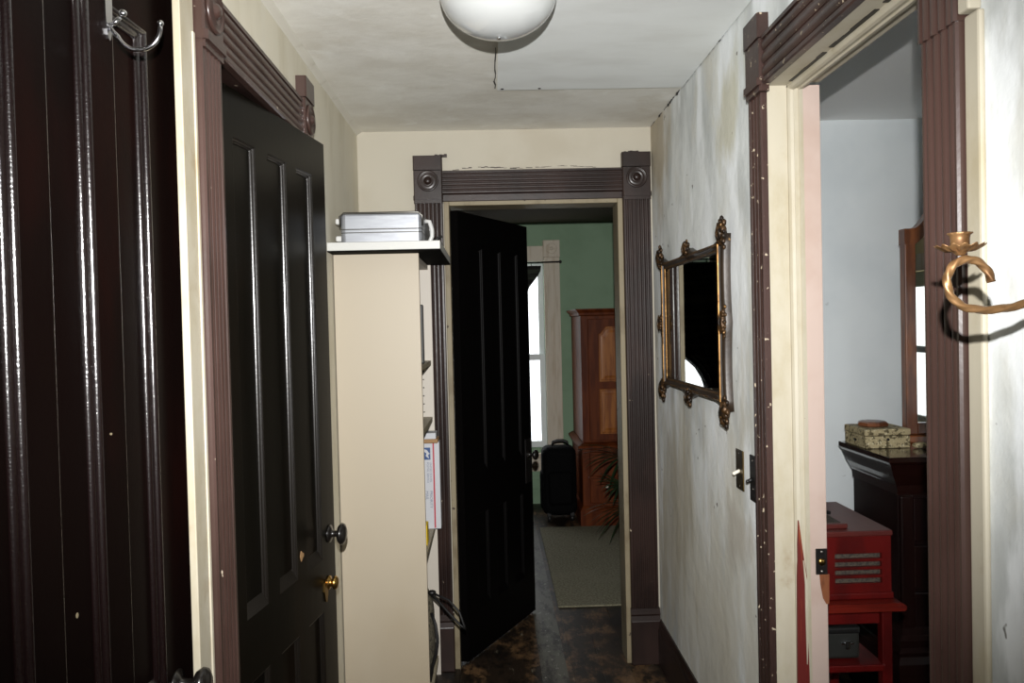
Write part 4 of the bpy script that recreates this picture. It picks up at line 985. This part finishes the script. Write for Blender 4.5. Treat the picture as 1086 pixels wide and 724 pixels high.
# rug
w = MB(); w.box(.305, 1.75, 4.0, 5.58, FL, FL+.010, .003); solo(w, 'rug', m_rug, 'flat olive grey rug on the far room floor', 'rug')
# palm
pp = thing('potted_palm', (.93, 4.75, FL), 'dark potted fan palm standing in front of the armoire', 'plant')
w = MB(); w.lathe([(.0005, .010), (.10, .010), (.105, .02), (.135, .22), (.15, .225), (.15, .25), (.135, .25), (.13, .225), (.0005, .225)], (.93, 4.75, FL), n=32); mesh(w, 'pot', m_terracotta, pp)
w = MB(); w.lathe([(.0005, .226), (.128, .226), (.10, .236), (.0005, .24)], (.93, 4.75, FL), n=24); mesh(w, 'soil', m_soil, pp)
fr = random.Random(3)
for k, (fx, fy, fz, R_) in enumerate([(.78, 4.66, -.80, .36), (.80, 4.56, -1.08, .32), (.98, 4.68, -.66, .26), (1.10, 4.78, -.85, .25), (.78, 4.80, -1.00, .20), (.96, 4.52, -.95, .24), (1.05, 4.6, -1.15, .22)]):
    b = Vector((.93+fr.uniform(-.03, .03), 4.75+fr.uniform(-.03, .03), FL+.235)); tip = Vector((fx, fy, fz))
    w = MB(); mid = (b+tip)/2+Vector((0, 0, .06)); w.tube([b, (b*.55+mid*.45), mid, (mid*.5+tip*.5)+Vector((0, 0, .02)), tip], .005, 8)
    stem = mesh(w, 'leaf_stem', m_leaf, pp)
    w = MB(); out = (tip-b); out.z = 0; out = out.normalized() if out.length > .02 else Vector((1, 0, 0)); side = out.cross(Vector((0, 0, 1)))
    nb = 19
    for q in range(nb):
        a = -2.3+4.6*q/(nb-1); Lq = R_*(1-.18*abs(a)/2.3)*fr.uniform(.9, 1.05)
        dirv = (out*math.cos(a)*.75+side*math.sin(a)+Vector((0, 0, 1))*math.cos(a)*.55).normalized()
        wv = dirv.cross(Vector((out.x*.5, out.y*.5, -1))).normalized()
        ps = []
        for s_ in range(7):
            u = s_/6; c = tip+dirv*Lq*u+Vector((0, 0, -.10*u*u*(1+.4*abs(a))))*R_*3
            hw = .0085*math.sin(PI*min(1, .12+u*.88))**.7*(1 if u < .98 else .1)
            nrm = dirv.cross(wv).normalized()
            ps.append([c-wv*hw, c+nrm*.002, c+wv*hw, c-nrm*.0006])
        w.rings(ps, cap=True, smooth=False)
    mesh(w, 'fan_leaf', m_leaf, stem)

# ------------------------------------------------------------------ camera, light, world
F_PX, yaw, pitch, roll = 830, .0249, -.0197, -.0241
cam = bpy.data.cameras.new('camera'); co = bpy.data.objects.new('camera', cam); COL.objects.link(co)
cam.sensor_fit = 'HORIZONTAL'; cam.sensor_width = 36; cam.lens = F_PX/1086*36; cam.clip_start = .02; cam.clip_end = 60
f = Vector((math.sin(yaw)*math.cos(pitch), math.cos(yaw)*math.cos(pitch), math.sin(pitch)))
r0 = Vector((math.cos(yaw), -math.sin(yaw), 0)); u0 = r0.cross(f)
r = r0*math.cos(roll)+u0*math.sin(roll); u = -r0*math.sin(roll)+u0*math.cos(roll)
co.matrix_world = Matrix(((r.x, u.x, -f.x, 0), (r.y, u.y, -f.y, 0), (r.z, u.z, -f.z, ZO), (0, 0, 0, 1)))
sc.camera = co

# the photographer's flash: a small lamp a hand's breadth above the lens
li = bpy.data.lights.new('camera_flash', 'SPOT'); li.energy = 415; li.color = (1, .99, .972)
li.spot_size = math.radians(87); li.spot_blend = 1.0; li.shadow_soft_size = .009
lo = bpy.data.objects.new('camera_flash', li); COL.objects.link(lo)
lo.location = (.005, -.02, .15+ZO)
lo.rotation_euler = Vector((-.012, 1, -.04)).to_track_quat('-Z', 'Y').to_euler()

wd = bpy.data.worlds.new('daylight'); sc.world = wd; wd.use_nodes = True
bgn = wd.node_tree.nodes['Background']; bgn.inputs[0].default_value = (.93, .97, 1, 1); bgn.inputs[1].default_value = 2.6

sc.view_settings.view_transform = 'Standard'; sc.view_settings.look = 'None'
sc.view_settings.gamma = 1; sc.view_settings.use_curve_mapping = False; sc.view_settings.exposure = 0
sc.cycles.max_bounces = 10; sc.cycles.diffuse_bounces = 6; sc.cycles.glossy_bounces = 5
